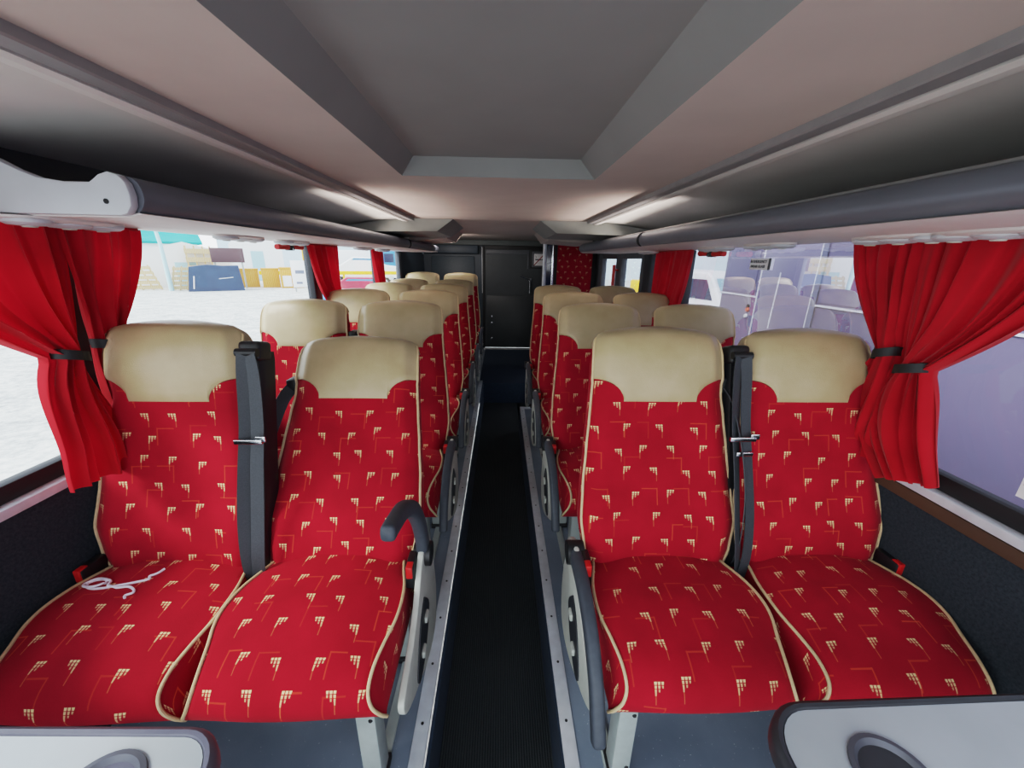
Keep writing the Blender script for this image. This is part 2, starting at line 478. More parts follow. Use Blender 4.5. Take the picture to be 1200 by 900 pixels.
def back_meshes(ang):
    F = [0, .02, .05, .09, .13, .17, .21, .25, .29, .32, .34, .37, .41, .46, .51, .56, .61, .66, .70, .74, .78, .82, .86, .90, .93, .955, .972, .984, .993, 1.0]
    T = [i/12-1 for i in range(25)]
    bm = B(); uvl = bm.loops.layers.uv.new('UVMap'); rings = []; uvs = []
    for f in F:
        w = interp(WID, f); r = []; ru = []
        x, h, n = back_pt(-1, f, ang)
        nb = BACKN+ (0.02*sm(.93, 1, f))
        r.append((-w*.93, HB*f, nb)); ru.append((-w-.09, HB*f))
        r.append((-w-.004 if f < .9 else -w, HB*f, nb*.6+n*.4)); ru.append((-w-.05, HB*f))
        for t in T:
            r.append(back_pt(t, f, ang)); ru.append((w*t, HB*f))
        r.append((w+.004 if f < .9 else w, HB*f, nb*.6+n*.4)); ru.append((w+.05, HB*f))
        r.append((w*.93, HB*f, nb)); ru.append((w+.09, HB*f))
        rings.append([to_seat(*p, ang) for p in r]); uvs.append(ru)
    vs = [[bm.verts.new(p) for p in r] for r in rings]; m = len(rings[0])
    for i in range(len(F)-1):
        for j in range(m):
            k = (j+1) % m
            f = bm.faces.new((vs[i][j], vs[i][k], vs[i+1][k], vs[i+1][j]))
            UU = [uvs[i][j], uvs[i][k], uvs[i+1][k], uvs[i+1][j]]
            for lp, q in zip(f.loops, UU): lp[uvl].uv = (q[0], q[1]+.4)
    bm.faces.new(vs[0][::-1]); bm.faces.new(vs[-1])
    bmesh.ops.recalc_face_normals(bm, faces=bm.faces[:])
    back = mesh_from(bm, 'backrest', True, 70)
    # leather headrest cover
    TT = sorted(set([i/20-1 for i in range(41)]+[s*(1-.098/.211-.0001) for s in (-1, 1)]+[s*(1-.098/.211+.006) for s in (-1, 1)]+[s*(1-.098/.211+.02) for s in (-1, 1)]))
    hbm = B(); R2 = []
    SS = [0, .06, .14, .24, .34, .44, .54, .64, .73, .81, .87, .92, .955, .98, 1.0]
    o = .0045
    for s in SS:
        r = []
        fe = hb_edge(1)+(1-hb_edge(1))*s
        w = interp(WID, fe); nE = back_pt(1, fe, ang)[2]; nb = BACKN+.02*sm(.93, 1, fe)
        kk = sm(.90, .95, fe)
        mixp = lambda a, b_: tuple(p*(1-kk)+q*kk for p, q in zip(a, b_))
        r.append(mixp((-w+.03, HB*fe, nE-.03), (-w*.93-o, HB*fe, nb-o))); r.append(mixp((-w+.012, HB*fe, nE-.012), (-w-o, HB*fe, nb*.6+nE*.4)))
        for t in TT:
            fb = hb_edge(t); f = fb+(1-fb)*s
            x, h, n = back_pt(t, f, ang); r.append((x+o*t, h+o*sm(.9, 1, f), n+o*(1 if s > 0 else .2)))
        r.append(mixp((w-.012, HB*fe, nE-.012), (w+o, HB*fe, nb*.6+nE*.4))); r.append(mixp((w-.03, HB*fe, nE-.03), (w*.93+o, HB*fe, nb-o)))
        R2.append([to_seat(*p, ang) for p in r])
    loft(hbm, R2, True, True)
    bmesh.ops.recalc_face_normals(hbm, faces=hbm.faces[:])
    head = mesh_from(hbm, 'headrest_cover', True, 60)
    pip = []
    for s in (-1, 1):
        pts = []; pb = B()
        for k in range(49):
            f = .005+k/48*.982; x, h, n = back_pt(s, f, ang)
            oo = .006 if f > .80 else .002
            pts.append(to_seat(x+s*oo*.7, h, n+oo*.6, ang))
        tube(pb, pts, .0041, 8); pip.append(mesh_from(pb, 'piping'))
    # plastic rear shell
    sb = B(); R3 = []
    for f in [0, .05, .15, .3, .45, .6, .75, .86, .9]:
        w = interp(WID, f)*.95; e = .02*math.sin(PI*min(1, f/.9))+.012
        r = [(-w, HB*f, BACKN+.004), (-w*.97, HB*f, BACKN-e*.6), (-w*.5, HB*f, BACKN-e), (w*.5, HB*f, BACKN-e), (w*.97, HB*f, BACKN-e*.6), (w, HB*f, BACKN+.004)]
        R3.append([to_seat(*p, ang) for p in r])
    loft(sb, R3, True, True); bmesh.ops.recalc_face_normals(sb, faces=sb.faces[:])
    return back, head, pip, mesh_from(sb, 'back_shell')

CU = cushion_mesh()
BACKS = {}
PARTS = {}
def parts_for(sa, kind, ang, arm):
    """meshes of the plastic and metal parts; sa = +1/-1 sign of the aisle side in x; kind 'aisle'/'window'"""
    key = (sa, kind, ang, arm)
    if key in PARTS: return PARTS[key]
    D = []
    # pedestal on the aisle side, wall bearer on the other
    px = sa*.15 if kind == 'aisle' else -sa*.16
    for k, (y0, y1) in enumerate(((-.315, -.255) if kind == 'aisle' else (-.12, -.06), (.04, .10))):
        b = B(); box(b, px-.026, px+.026, y0, y1, .02, .36, .006); box(b, px-.031, px+.031, y0-.01, y1+.01, 0, .022, .004, mi=1)
        if k == 0:
            for z in (.06, .27): disc(b, (px+.014, y0, z), (0, -1, 0), .006, .004, .003, 10, 1)
        D.append(('leg', mesh_from(b, 'leg'), ['steel', 'rubber']))
    b = B()
    for x in (-.19, .19): box(b, x-.02, x+.02, -.33, .10, .345, .38, .006)
    for y in (-.28, .05): box(b, -.2, .2, y-.02, y+.02, .345, .38, .004)
    D.append(('seat_frame', mesh_from(b, 'seat_frame'), ['steel']))
    sw = -sa
    def bp(xx, f, n): return to_seat(xx, HB*f, n, ang)
    if kind == 'aisle':
        x0 = sa*.252; x1 = sa*.270
        poly = [(.06, .47), (.05, .535), (.0, .575), (-.06, .578), (-.11, .54), (-.17, .475), (-.25, .43), (-.33, .405), (-.36, .385), (-.345, .34), (-.29, .295), (-.21, .25), (-.12, .20), (-.02, .17), (.06, .19), (.09, .28), (.085, .38)]
        poly = [tuple(p) for p in cr(poly+[poly[0]], 3)[:-1]]
        b = B(); prism(b, poly, 'x', min(x0, x1), max(x0, x1), 0, .005)
        cov = mesh_from(b, 'side_cover')
        b = B()
        sp_ = [tuple(p) for p in cr([(-.10, .45), (-.05, .37), (-.12, .285), (-.20, .262), (-.235, .30), (-.17, .41), (-.10, .45)], 4)[:-1]]
        prism(b, sp_, 'x', min(x1, x1+sa*.004), max(x1, x1+sa*.004), 0)
        # same recessed panel continued on the upper rim so that it reads from above
        swp = mesh_from(b, 'switch_panel')
        lv = []
        for (cy, cz) in ((-.108, .385), (-.165, .318)):
            b = B(); box(b, min(x1, x1+sa*.012), max(x1, x1+sa*.012), cy-.016, cy+.016, cz-.012, cz+.012, .004)
            lv.append(mesh_from(b, 'recline_button'))
        D.append(('side_cover', cov, ['cover'])); D.append(('switch_panel', swp, ['frame'], lv))
        # arm rest : bar pivoting on the cover
        sp0 = cr([(0.0, 0.0), (-.07, .004), (-.15, -.008), (-.24, -.046), (-.315, -.115), (-.355, -.19), (-.372, -.232)], 5)
        ra = math.radians(-78 if arm == 'up' else -3)
        ca, sn = math.cos(ra), math.sin(ra)
        py, pz = -.03, .548
        rings = []
        nn = len(sp0)
        for i, (y, z) in enumerate(sp0):
            a_, b_ = sp0[max(0, i-1)], sp0[min(nn-1, i+1)]
            ty, tz = b_[0]-a_[0], b_[1]-a_[1]; L = math.hypot(ty, tz); ty /= L; tz /= L
            fr = i/(nn-1); hw = .0185*(1-.10*fr); hh = .026*(1-.28*fr)
            if i == nn-1: hw *= .8; hh *= .8
            r = []
            for k in range(14):
                t = 2*PI*k/14; cx = math.copysign(abs(math.cos(t))**.6, math.cos(t))*hw; cz = math.copysign(abs(math.sin(t))**.6, math.sin(t))*hh
                yy = y-tz*cz; zz = z+ty*cz
                yr, zr = yy*ca-zz*sn, yy*sn+zz*ca
                r.append((sa*.262+cx, py+yr, pz+zr))
            rings.append(r)
        b = B(); loft(b, rings, True, True); bmesh.ops.recalc_face_normals(b, faces=b.faces[:])
        D.append(('armrest', mesh_from(b, 'armrest', True, 60), ['arm']))
        b = B(); disc(b, (sa*.236, py, pz), (sa, 0, 0), .036, .036, .05, 20); D.append(('arm_pivot', mesh_from(b, 'arm_pivot'), ['black']))
        # buckle beside the cushion on the aisle side
        bx, by, bz = sa*.238, -.075, .530
    else:
        bx, by, bz = -sa*.230, -.06, .512
    b = B(); box(b, bx-.013, bx+.013, by-.045, by+.03, bz-.03, bz+.045, .006)
    strap(b, [(bx, by+.01, bz-.02), (bx, by+.03, bz-.10), (bx, by+.04, .39)], .03, .008, (1, 0, 0))
    r_ = B(); box(r_, bx-.0095, bx+.0095, by-.047, by-.02, bz+.008, bz+.0475, .003)
    D.append(('belt_buckle', mesh_from(b, 'belt_buckle'), ['black'], [mesh_from(r_, 'release_button')], 'red'))
    # shoulder belt on the inner side between the two seats of a pair
    if kind == 'window' and arm == 'first':
        hx = sa*.236
        b = B(); rr = []
        for f, w_, n_ in ((.02, .018, .05), (.2, .020, .045), (.4, .022, .042), (.6, .023, .04), (.8, .024, .042), (.87, .025, .046), (.905, .022, .044)):
            rr.append([bp(hx+q*w_, f, p) for q, p in ((-1, -.02), (1, -.02), (1, n_-.012), (.7, n_), (-.7, n_), (-1, n_-.012))])
        loft(b, rr, True, True); bmesh.ops.recalc_face_normals(b, faces=b.faces[:])
        D.append(('belt_pillar', mesh_from(b, 'belt_pillar'), ['black']))
        b = B()
        c = bp(hx-sa*.002, .905, .03)
        mt = Matrix.Translation(c) @ Matrix.Rotation(math.radians(ang), 4, 'X').inverted()
        box(b, -.032, .032, -.035, .03, -.028, .03, .012, 3, mtx=mt)
        tube(b, [bp(hx-sa*.002-.03, .90, .07), bp(hx-sa*.002+.03, .90, .07)], .012, 10)
        D.append(('belt_guide', mesh_from(b, 'belt_guide'), ['black']))
        for off, lo, tw in ((-.014, (-.020, .075, -.07), .3), (.016, (.004, .085, -.10), -.2)):
            b = B()
            pts = [bp(hx+off*.6, .895, .078), bp(hx+off, .8, .072), bp(hx+off*1.1, .62, .068), bp(hx+off*1.2-sa*.004, .45, .074), bp(hx+off*1.3-sa*.006, .25, .080), bp(hx+off*.9, .08, .085), (hx+sa*.004, -.07, .44), (hx+sa*.008, -.05, .375)]
            pts = cr(pts, 4); k = len(pts)
            strap(b, pts, .034, .0025, None, sides=[Vector((1, tw+.5*math.sin(3*i/k), 0)) for i in range(k)])
            D.append(('belt_strap', mesh_from(b, 'belt_strap'), ['webbing']))
        b = B()
        p = Vector(bp(hx, .56, .082)); box(b, p.x-.040, p.x+.040, p.y-.006, p.y+.004, p.z-.006, p.z+.008, .002)
        box(b, p.x+.022, p.x+.05, p.y-.004, p.y+.002, p.z+.0, p.z+.018, .002)
        D.append(('belt_tongue', mesh_from(b, 'belt_tongue'), ['chrome']))
    else:
        if kind == 'window': sw = sa
        hx = sw*.236
        b = B()
        pts = cr([bp(hx-sw*.01, .78, .01), bp(hx+sw*.004, .7, .045), bp(hx+sw*.018, .5, .075), bp(hx+sw*.026, .3, .075), bp(hx+sw*.014, .1, .06), (hx+sw*.006, .0, .44), (hx, .0, .38)], 4)
        strap(b, pts, .04, .0025, (.55, .8*1, 0))
        D.append(('belt_strap', mesh_from(b, 'belt_strap'), ['webbing']))
        b = B(); p = Vector(bp(hx+sw*.018, .50, .078)); box(b, p.x-.026, p.x+.026, p.y-.006, p.y+.006, p.z-.007, p.z+.007, .002)
        D.append(('belt_tongue', mesh_from(b, 'belt_tongue'), ['chrome']))
        b = B(); c = bp(hx-sw*.008, .79, 0.0); box(b, c[0]-.018, c[0]+.018, c[1]-.03, c[1]+.03, c[2]-.03, c[2]+.025, .008)
        D.append(('belt_guide', mesh_from(b, 'belt_guide'), ['black']))
    PARTS[key] = D
    return D

def seat(loc, sa, kind, ang, arm, label, group):
    t = thing('coach_seat', label, 'seat', loc, group)
    if ang not in BACKS: BACKS[ang] = back_meshes(ang)
    bk, hd, pp, sh = BACKS[ang]
    c = obj('cushion', CU[0], 'fabric', t); 
    for m in CU[1]: obj('piping', m, 'piping', c)
    b = obj('backrest', bk, 'fabric', t); h = obj('headrest_cover', hd, 'leather', b)
    for m in pp: obj('piping', m, 'piping', b)
    h['label'] = 'cream leather headrest cover'
    obj('back_shell', sh, 'shell', t)
    for d in parts_for(sa, kind, ang, arm):
        p = obj(d[0], d[1], d[2], t)
        if len(d) > 3:
            for m in d[3]: obj(m.name.split('.')[0], m, 'cover' if len(d) == 4 else d[4], p)
    return t

ORD = ['front', 'second', 'third', 'fourth', 'fifth', 'rearmost']
PITCH = .745
for k in range(6):
    for kind, x in (('aisle', -.495), ('window', -.96)):
        dz = .045 if k == 5 else 0
        ang = 18
        if k == 0: ang = 31 if kind == 'aisle' else 13.5
        if k and kind == 'window': ang = 17
        if kind == 'aisle':
            lab = ['reclined red patterned front seat left of the aisle with its armrest folded up',
                   'red patterned aisle seat on the left directly behind the reclined front seat',
                   'third red patterned aisle seat from the front on the left',
                   'fourth red patterned aisle seat from the front on the left',
                   'fifth red patterned aisle seat from the front on the left',
                   'rearmost red aisle seat on the left against the dark rear bulkhead'][k]
        else:
            lab = ['red patterned front window seat on the left with a white cord on its cushion',
                   'second window seat from the front on the left, with cream headrest against bright gravel',
                   'third cream topped window seat from the front on the left below the second curtain',
                   'fourth cream topped window seat from the front on the left',
                   'fifth cream topped window seat from the front on the left',
                   'rearmost window seat on the left in front of the dark rear panel'][k]
        seat((x, 1.005+PITCH*k, dz), 1, kind, ang, 'up' if (k == 0 and kind == 'aisle') else 'first' if k == 0 else 0, lab, 'left bank of red coach seats')
for k in range(4):
    for kind, x in (('aisle', .495), ('window', .978)):
        if kind == 'aisle':
            lab = ['red patterned front seat right of the aisle with a lowered charcoal armrest',
                   'second red patterned aisle seat from the front on the right',
                   'third red patterned aisle seat from the front on the right',
                   'rearmost red patterned aisle seat on the right beside the chrome poles'][k]
        else:
            lab = ['red patterned front window seat on the right beside the tied red curtains',
                   'second cream topped window seat from the front on the right',
                   'third cream topped window seat from the front on the right by the far right curtain',
                   'rearmost cream topped window seat on the right before the side door'][k]
        seat((x, 1.005+PITCH*k, 0), -1, kind, 17 if k == 0 else 18, 'first' if (k == 0 and kind == 'window') else 0, lab, 'right bank of red coach seats')

# ------------------------------------------------------------------ shell : floor, walls, ceiling
YF, YB = -.55, 6.4
WX = 1.215
b = B(); box(b, -WX, -.255, YF, YB, -.04, 0); struct('floor', b, 'vinyl')
b = B(); box(b, .232, WX, YF, 3.60, -.04, 0); struct('floor.001', b, 'vinyl')
b = B(); box(b, -.25, .232, YF, 4.41, -.30, -.25); struct('floor.002', b, 'carpet')
b = B(); box(b, -.256, .58, 4.41, YB, -.30, -.0005); struct('floor.003', b, 'navy')
b = B(); box(b, .58, WX, 3.62, YB, -.60, -.56); struct('floor.004', b, 'vinyl')
b = B(); box(b, .20, .58, 3.62, 4.41, -.30, -.25); struct('floor.005', b, 'carpet')
b = B(); box(b, .575, .585, 3.62, YB, -.6, -.25); struct('trim_14', b, 'frame')
def edge_strip(name, x0, x1, y0, y1, inner, end=None):
    b = B(); box(b, x0, x1, y0, y1, -.0058, .006, .002)
    y = y0+.25; xc = (x0+x1)/2
    while y < y1:
        disc(b, (xc, y, .006), (0, 0, 1), .0045, .0045, .0012, 10, 1); y += .19
    if end: box(b, x0, end, y1-.05, y1, -.038, .0055, .002)
    struct(name, b, ['alu', 'rubber'])
edge_strip('trim_1', -.263, -.219, YF, 4.50, -.213)
edge_strip('trim_2', .196, .239, YF, 3.62, .190, .30)
b = B(); box(b, -.214, -.2035, YF, 4.41, -.30, -.006); struct('trim_3', b, 'navy')
b = B(); box(b, .191, .204, YF, 3.61, -.30, -.006); struct('trim_4', b, 'navy')
b = B(); box(b, -.28, .58, 6.26, 6.30, -.005, .012, .003); struct('trim_5', b, 'alu')

for k, (x, y1) in enumerate(((-.335, 4.9), (.325, 3.55))):
    b = B(); box(b, x-.016, x+.016, YF, y1, .0, .012, .003); struct('trim_%d' % (17+k), b, 'steel')

SZ = .80
for s, n in ((-1, 'left'), (1, 'right')):
    b = B()
    yb = YB if s < 0 else 3.62
    box(b, min(s*WX, s*(WX+.05)), max(s*WX, s*(WX+.05)), YF, yb, -.3, SZ-.012); struct('wall_'+n, b, 'felt')
    b = B()   # sill : silver ledge and rubber gasket
    box(b, min(s*(WX-.012), s*(WX+.05)), max(s*(WX-.012), s*(WX+.05)), YF, 4.95 if s < 0 else 3.30, SZ-.012, SZ+.014, .003)
    struct('trim_6' if s < 0 else 'trim_7', b, 'alu')
    b = B(); box(b, min(s*(WX+.012), s*(WX+.05)), max(s*(WX+.012), s*(WX+.05)), YF, 4.95 if s < 0 else 3.30, SZ+.0145, SZ+.06, .004)
    struct('trim_8' if s < 0 else 'trim_9', b, 'rubber')
    b = B(); box(b, min(s*WX, s*(WX+.05)), max(s*WX, s*(WX+.05)), YF, YB, 1.492, 1.84); struct('wall_'+n+'.001', b, 'frame')
b = B(); box(b, 1.203, 1.214, YF, 3.3, SZ-.05, SZ-.014, .002); struct('trim_10', b, wood_mat('brown_trim', srgb(62, 42, 30), srgb(84, 58, 40)))
b = B(); box(b, -WX-.05, -WX, 4.95, YB, SZ-.01, 1.49); struct('wall_left.002', b, 'panel_navy')
b = B(); box(b, 1.216, 1.265, 4.98, YB, -.6, 1.49); struct('wall_right.002', b, 'panel')

wn = 0
def pillar(s, y0, y1, nm, mat='frame', x_in=.0):
    b = B(); box(b, min(s*(WX-x_in), s*(WX+.05)), max(s*(WX-x_in), s*(WX+.05)), y0, y1, SZ+.062, 1.49, .006); return struct(nm, b, mat)
def glass(s, y0, y1, nm, mat, z0=SZ+.061, z1=1.491):
    b = B(); x = s*(WX+.03)
    v = [b.verts.new(p) for p in ((x, y0, z0), (x, y1, z0), (x, y1, z1), (x, y0, z1))]; b.faces.new(v)
    return struct(nm, b, mat, smooth=False)
LP = [(1.065, 1.20), (2.62, 2.72), (3.95, 4.03), (4.86, 4.95)]
prev = YF
for i, (a, c) in enumerate(LP):
    pillar(-1, a, c, 'trim_%d' % (20+i), 'frame' if i < 3 else 'frame_g'); glass(-1, prev, a, 'window_%d' % (1+i), 'glass'); prev = c
RP = [(1.10, 1.20), (2.60, 2.68), (3.24, 3.40)]
prev = YF
for i, (a, c) in enumerate(RP):
    pillar(1, a, c, 'trim_%d' % (30+i), 'frame'); glass(1, prev, a, 'window_%d' % (6+i), 'glass_r'); prev = c
# side door behind the right bank
dr = B()
for y0, y1 in ((3.402, 3.46), (4.02, 4.22), (4.80, 4.978)): box(dr, WX-.005, WX+.05, y0, y1, -.6, 1.49, .006)
for z0, z1 in ((-.6, -.45), (.75, .86), (1.44, 1.49)):
    box(dr, WX, WX+.045, 3.45, 4.9, z0, z1, .004)
d = struct('door_1', dr, 'frame_g')
b = B()
for y0, y1 in ((3.46, 4.02), (4.22, 4.80)):
    for z0, z1 in ((-.45, .75), (.86, 1.44)):
        x = WX+.03; b.faces.new([b.verts.new(p) for p in ((x, y0, z0), (x, y1, z0), (x, y1, z1), (x, y0, z1))])
obj('door_glass', b, 'glass', d, smooth=False)
b = B(); tube(b, [(WX-.05, 4.12, .5), (WX-.05, 4.12, 1.38)], .016, 10); tube(b, [(WX-.05, 4.12, .55), (WX+.01, 4.12, .55)], .01, 8); tube(b, [(WX-.05, 4.12, 1.33), (WX+.01, 4.12, 1.33)], .01, 8)
obj('door_handle', b, 'red', d)

# ceiling with a recess
ZC, ZR = 1.70, 1.762
RX0, RX1, RY = -.366, .346, 1.59
RI0, RI1, RIY = -.318, .287, 1.575
GX0, GX1 = -.78, .78     # outer edge of the flat ceiling
b = B()
def quad(bm, *p, mi=0):
    f = bm.faces.new([bm.verts.new(q) for q in p]); f.material_index = mi; return f
quad(b, (GX0, YF, ZC), (RX0, YF, ZC), (RX0, RY, ZC), (GX0, RY, ZC))
quad(b, (RX1, YF, ZC), (GX1, YF, ZC), (GX1, RY, ZC), (RX1, RY, ZC))
quad(b, (GX0, RY, ZC), (GX1, RY, ZC), (GX1, YB, ZC), (GX0, YB, ZC))
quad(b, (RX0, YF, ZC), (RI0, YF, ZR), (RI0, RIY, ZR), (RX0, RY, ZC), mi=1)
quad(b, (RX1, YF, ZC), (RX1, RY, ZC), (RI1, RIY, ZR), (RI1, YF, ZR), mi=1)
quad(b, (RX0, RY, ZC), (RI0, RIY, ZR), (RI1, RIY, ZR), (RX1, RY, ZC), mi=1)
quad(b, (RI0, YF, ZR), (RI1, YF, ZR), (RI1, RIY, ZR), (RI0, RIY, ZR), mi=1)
quad(b, (-WX, YF, 1.83), (WX, YF, 1.83), (WX, YB, 1.83), (-WX, YB, 1.83))
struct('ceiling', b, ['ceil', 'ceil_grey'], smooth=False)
# coves between ceiling and racks
for s, gx, nm in ((-1, GX0, 'ceiling.001'), (1, GX1, 'ceiling.002')):
    pts = cr([(s*.766, ZC-.004), (s*.90, ZC-.014), (s*1.05, ZC-.028), (s*1.214, ZC-.048)], 5)
    b = B(); loft(b, [[(x, y, z) for x, z in pts] for y in (YF, 1.5, 3.6, YB)], False, False); struct(nm, b, 'cove')
# track trims along the ceiling edge : a step down, a dark slot and a rounded ridge
for s, nm in ((-1, 'trim_11'), (1, 'trim_12')):
    ln = YF, 3.14
    b = B()
    def sec(p): return [(s*x, z) for x, z in p]
    prism(b, sec([(.652, 1.7015), (.652, 1.684), (.656, 1.681), (.690, 1.680), (.690, 1.7015)]), 'y', *ln)
    prism(b, sec([(.690, 1.7015), (.690, 1.686), (.698, 1.686), (.698, 1.7015)]), 'y', *ln, mi=1)
    prism(b, sec([(.698, 1.7015), (.698, 1.679), (.712, 1.675), (.735, 1.676), (.758, 1.684), (.768, 1.696), (.768, 1.7015)]), 'y', *ln, mi=2)
    struct(nm, b, ['track', 'rubber', 'cove'], smooth=False)

# ceiling pods where the track ends
for s, nm in ((-1, 'left'), (1, 'right')):
    p = thing('ceiling_pod', 'grey angular housing under the ceiling at the end of the %s track' % nm, 'housing', (0, 3.16, 1.70), 'grey housings under the ceiling')
    xi = -.365 if s < 0 else .30
    b = B(); poly = [(xi, -.001), (xi+s*.125, -.088), (s*1.0, -.096), (s*1.20, -.155), (s*1.20, -.06), (s*.8, -.001)]
    prism(b, poly, 'y', 0, .86); obj('housing', b, 'pod', p, smooth=False)
    b = B(); poly = [(xi+s*.09, -.001), (xi+s*.17, -.098), (s*.9, -.125), (s*.9, -.001)]
    prism(b, poly, 'y', .862, 1.7); obj('rear_housing', b, 'ceil', p, smooth=False)

# luggage racks
def rack(s, y0, y1, label, mat_rail):
    t = thing('luggage_rack', label, 'luggage rack', (0, y0, 1.5), None)
    L = y1-y0
    b = B()   # rail : rounded profile
    prof = []
    for k in range(20):
        a = 2*PI*k/20; prof.append((s*.818+.030*math.cos(a), .034+.038*math.sin(a)))
    rings = [[(x, y, z) for x, z in prof] for y in (0, L*.33, L*.66, L)]
    loft(b, rings, True, True); tube(b, [(s*.818, L*.62, .034), (s*.818, L*.62+.012, .034)], .041, 20, 1)
    obj('rail', b, [mat_rail, 'rubber'], t)
    b = B(); prism(b, [(s*.80, -.004), (s*.83, .004), (s*WX*.999, .004), (s*WX*.999, -.012), (s*.83, -.012)], 'y', .0, L); obj('shelf', b, ['rack_under'], t)
    b = B(); prism(b, [(s*.845, .005), (s*1.21, .005), (s*1.21, .012), (s*.845, .012)], 'y', .002, L); obj('shelf_lining', b, ['rack_in'], t)
    if s > 0:
        b = B(); tube(b, [(s*.826, 0.0, .074), (s*.826, L, .074)], .006, 8); obj('rail_bead', b, 'track', t)
        b = B(); disc(b, (s*.818, L, .034), (0, 1, 0), .036, .030, .012, 20); obj('rail_end_cap', b, 'track', t)
    return t
rl = rack(-1, .955, 5.17, 'dark railed luggage rack over the left windows with a pale scrolled end bracket', 'rail_l')
BR = [(-1.215, 1.492), (-1.215, 1.66), (-1.12, 1.625), (-1.055, 1.597), (-1.02, 1.578), (-.981, 1.563), (-.931, 1.556), (-.878, 1.556), (-.868, 1.562), (-.855, 1.571), (-.836, 1.577), (-.815, 1.571), (-.803, 1.556), (-.799, 1.532), (-.802, 1.51), (-.815, 1.494), (-.83, 1.490)]
b = B(); prism(b, [(x, z-1.5) for x, z in BR], 'y', -.022, -.001, 0, .004); disc(b, (-.851, -.0225, .018), (0, -1, 0), .0055, .0055, .001, 14, 1)
e = obj('end_bracket', b, ['bracket', 'rubber'], rl); e['label'] = 'pale grey scrolled end bracket'
rr_ = rack(1, YF, 4.10, 'grey railed luggage rack over the right windows', 'rail_l')
# service panels under the racks, one per row
PNLMESH = {}
def service(s, y, label):
    t = thing('service_panel', label, 'overhead panel', (s*1.075, y, 1.488), 'oval overhead panels under the luggage racks')
    if not PNLMESH:
        b = B(); lathe(b, [(.14, 0), (.138, -.005), (.12, -.010), (.0005, -.011)], n=32, sx=.42, sy=1); PNLMESH['p'] = mesh_from(b, 'panel_plate')
        for i, dy in enumerate((-.085, .0, .085)):
            b = B(); lathe(b, [(.044, -.006), (.043, -.013), (.034, -.0185), (.015, -.020), (.0005, -.020)], (0, dy, 0), 24); PNLMESH[i] = mesh_from(b, 'air_vent')
            b = B(); lathe(b, [(.014, -.0195), (.012, -.023), (.0005, -.0235)], (0, dy, 0), 16); PNLMESH[i+10] = mesh_from(b, 'vent_nozzle')
    obj('panel_plate', PNLMESH['p'], 'rack_under', t)
    for i in range(3):
        v = obj('air_vent', PNLMESH[i], 'bracket', t); obj('vent_nozzle', PNLMESH[i+10], 'cover', v)
for k, y in enumerate((1.06, 1.72, 2.14, 3.2, 3.72)):
    service(-1, y, 'white oval panel with round vents under the left rack, %s from the front' % ['nearest', 'second', 'third', 'fourth', 'fifth'][k])
for k, y in enumerate((.86, 1.08, 1.62, 2.02, 2.95)):
    service(1, y, 'white oval panel with round vents under the right rack, %s from the front' % ['nearest', 'second', 'third', 'fourth', 'fifth'][k])

# emergency hammers
for s, y, nm in ((-1, 2.30, 'left'), (1, 2.24, 'right')):
    t = thing('emergency_hammer', 'red emergency hammer clipped under the %s luggage rack by the window' % nm, 'hammer', (s*1.175, y, 1.487), 'emergency hammers')
    b = B(); tube(b, [(0, -.13, -.028), (0, -.02, -.026), (0, .04, -.024), (0, .13, -.022)], [.014, .015, .013, .017], 10); obj('handle', b, 'red', t)
    b = B(); box(b, -.014, .014, -.05, .10, -.014, 0, .003); box(b, -.018, .018, -.022, .018, -.044, 0, .004); obj('clip', b, 'black', t)
    b = B(); tube(b, [(-s*.012-.012, -.002, -.032), (-s*.012+.012, -.002, -.032)], .009, 10); obj('hammer_head', b, 'chrome', t)

# ------------------------------------------------------------------ rear bulkhead
b = B(); box(b, -WX, -.30, YB, YB+.05, -.02, 1.83); struct('wall_rear', b, 'panel_navy')
b = B(); box(b, .78, WX, YB, YB+.05, -.6, 1.83); struct('wall_rear.001', b, 'panel')
b = B(); box(b, -.30, .78, YB+.001, YB+.05, 1.66, 1.83); struct('wall_rear.002', b, 'panel')
b = B(); box(b, -WX, .78, YB-.10, YB-.002, 1.625, 1.698, .004); struct('trim_13', b, 'header')
b = B(); box(b, -WX, -.36, YB-.16, YB-.004, 1.50, 1.62, .01); struct('trim_15', b, 'panel_navy')
# door
b = B(); box(b, -.299, .779, YB+.012, YB+.045, .0, 1.655)
d2 = struct('door_2', b, 'panel')
b = B()
for x0, x1 in ((-.30, -.262), (.742, .78)): box(b, x0, x1, YB-.02, YB+.012, .0, 1.625, .004)
box(b, -.262, .742, YB-.02, YB+.012, 1.57, 1.625, .004); obj('door_frame', b, 'rubber', d2)
b = B(); box(b, -.24, .72, YB-.012, YB+.012, .02, .86, .008); lp = obj('lower_panel', b, 'panel', d2)
b = B(); box(b, -.24, .44, YB-.006, YB+.012, 1.50, 1.565, .006); box(b, .415, .44, YB-.006, YB+.012, 1.28, 1.50, .004); obj('panel_rib', b, 'frame_g', d2)
b = B()
for z in (.52, .42, .16): box(b, -.165, -.135, YB-.018, YB-.012, z-.02, z+.02, .003)
obj('latch', b, 'chrome', d2)
b = B(); disc(b, (.46, YB+.012, 1.12), (0, -1, 0), .03, .026, .05, 16); tube(b, [(.46, YB-.045, 1.12), (.39, YB-.06, 1.14), (.30, YB-.06, 1.18)], .015, 10); tube(b, [(.46, YB-.02, 1.10), (.46, YB-.02, .90)], .022, 12); obj('door_handle', b, 'chrome', d2)
b = B(); box(b, -.305, -.297, YB-.03, YB-.02, .9, 1.6); obj('edge_strip', b, 'alu', d2)
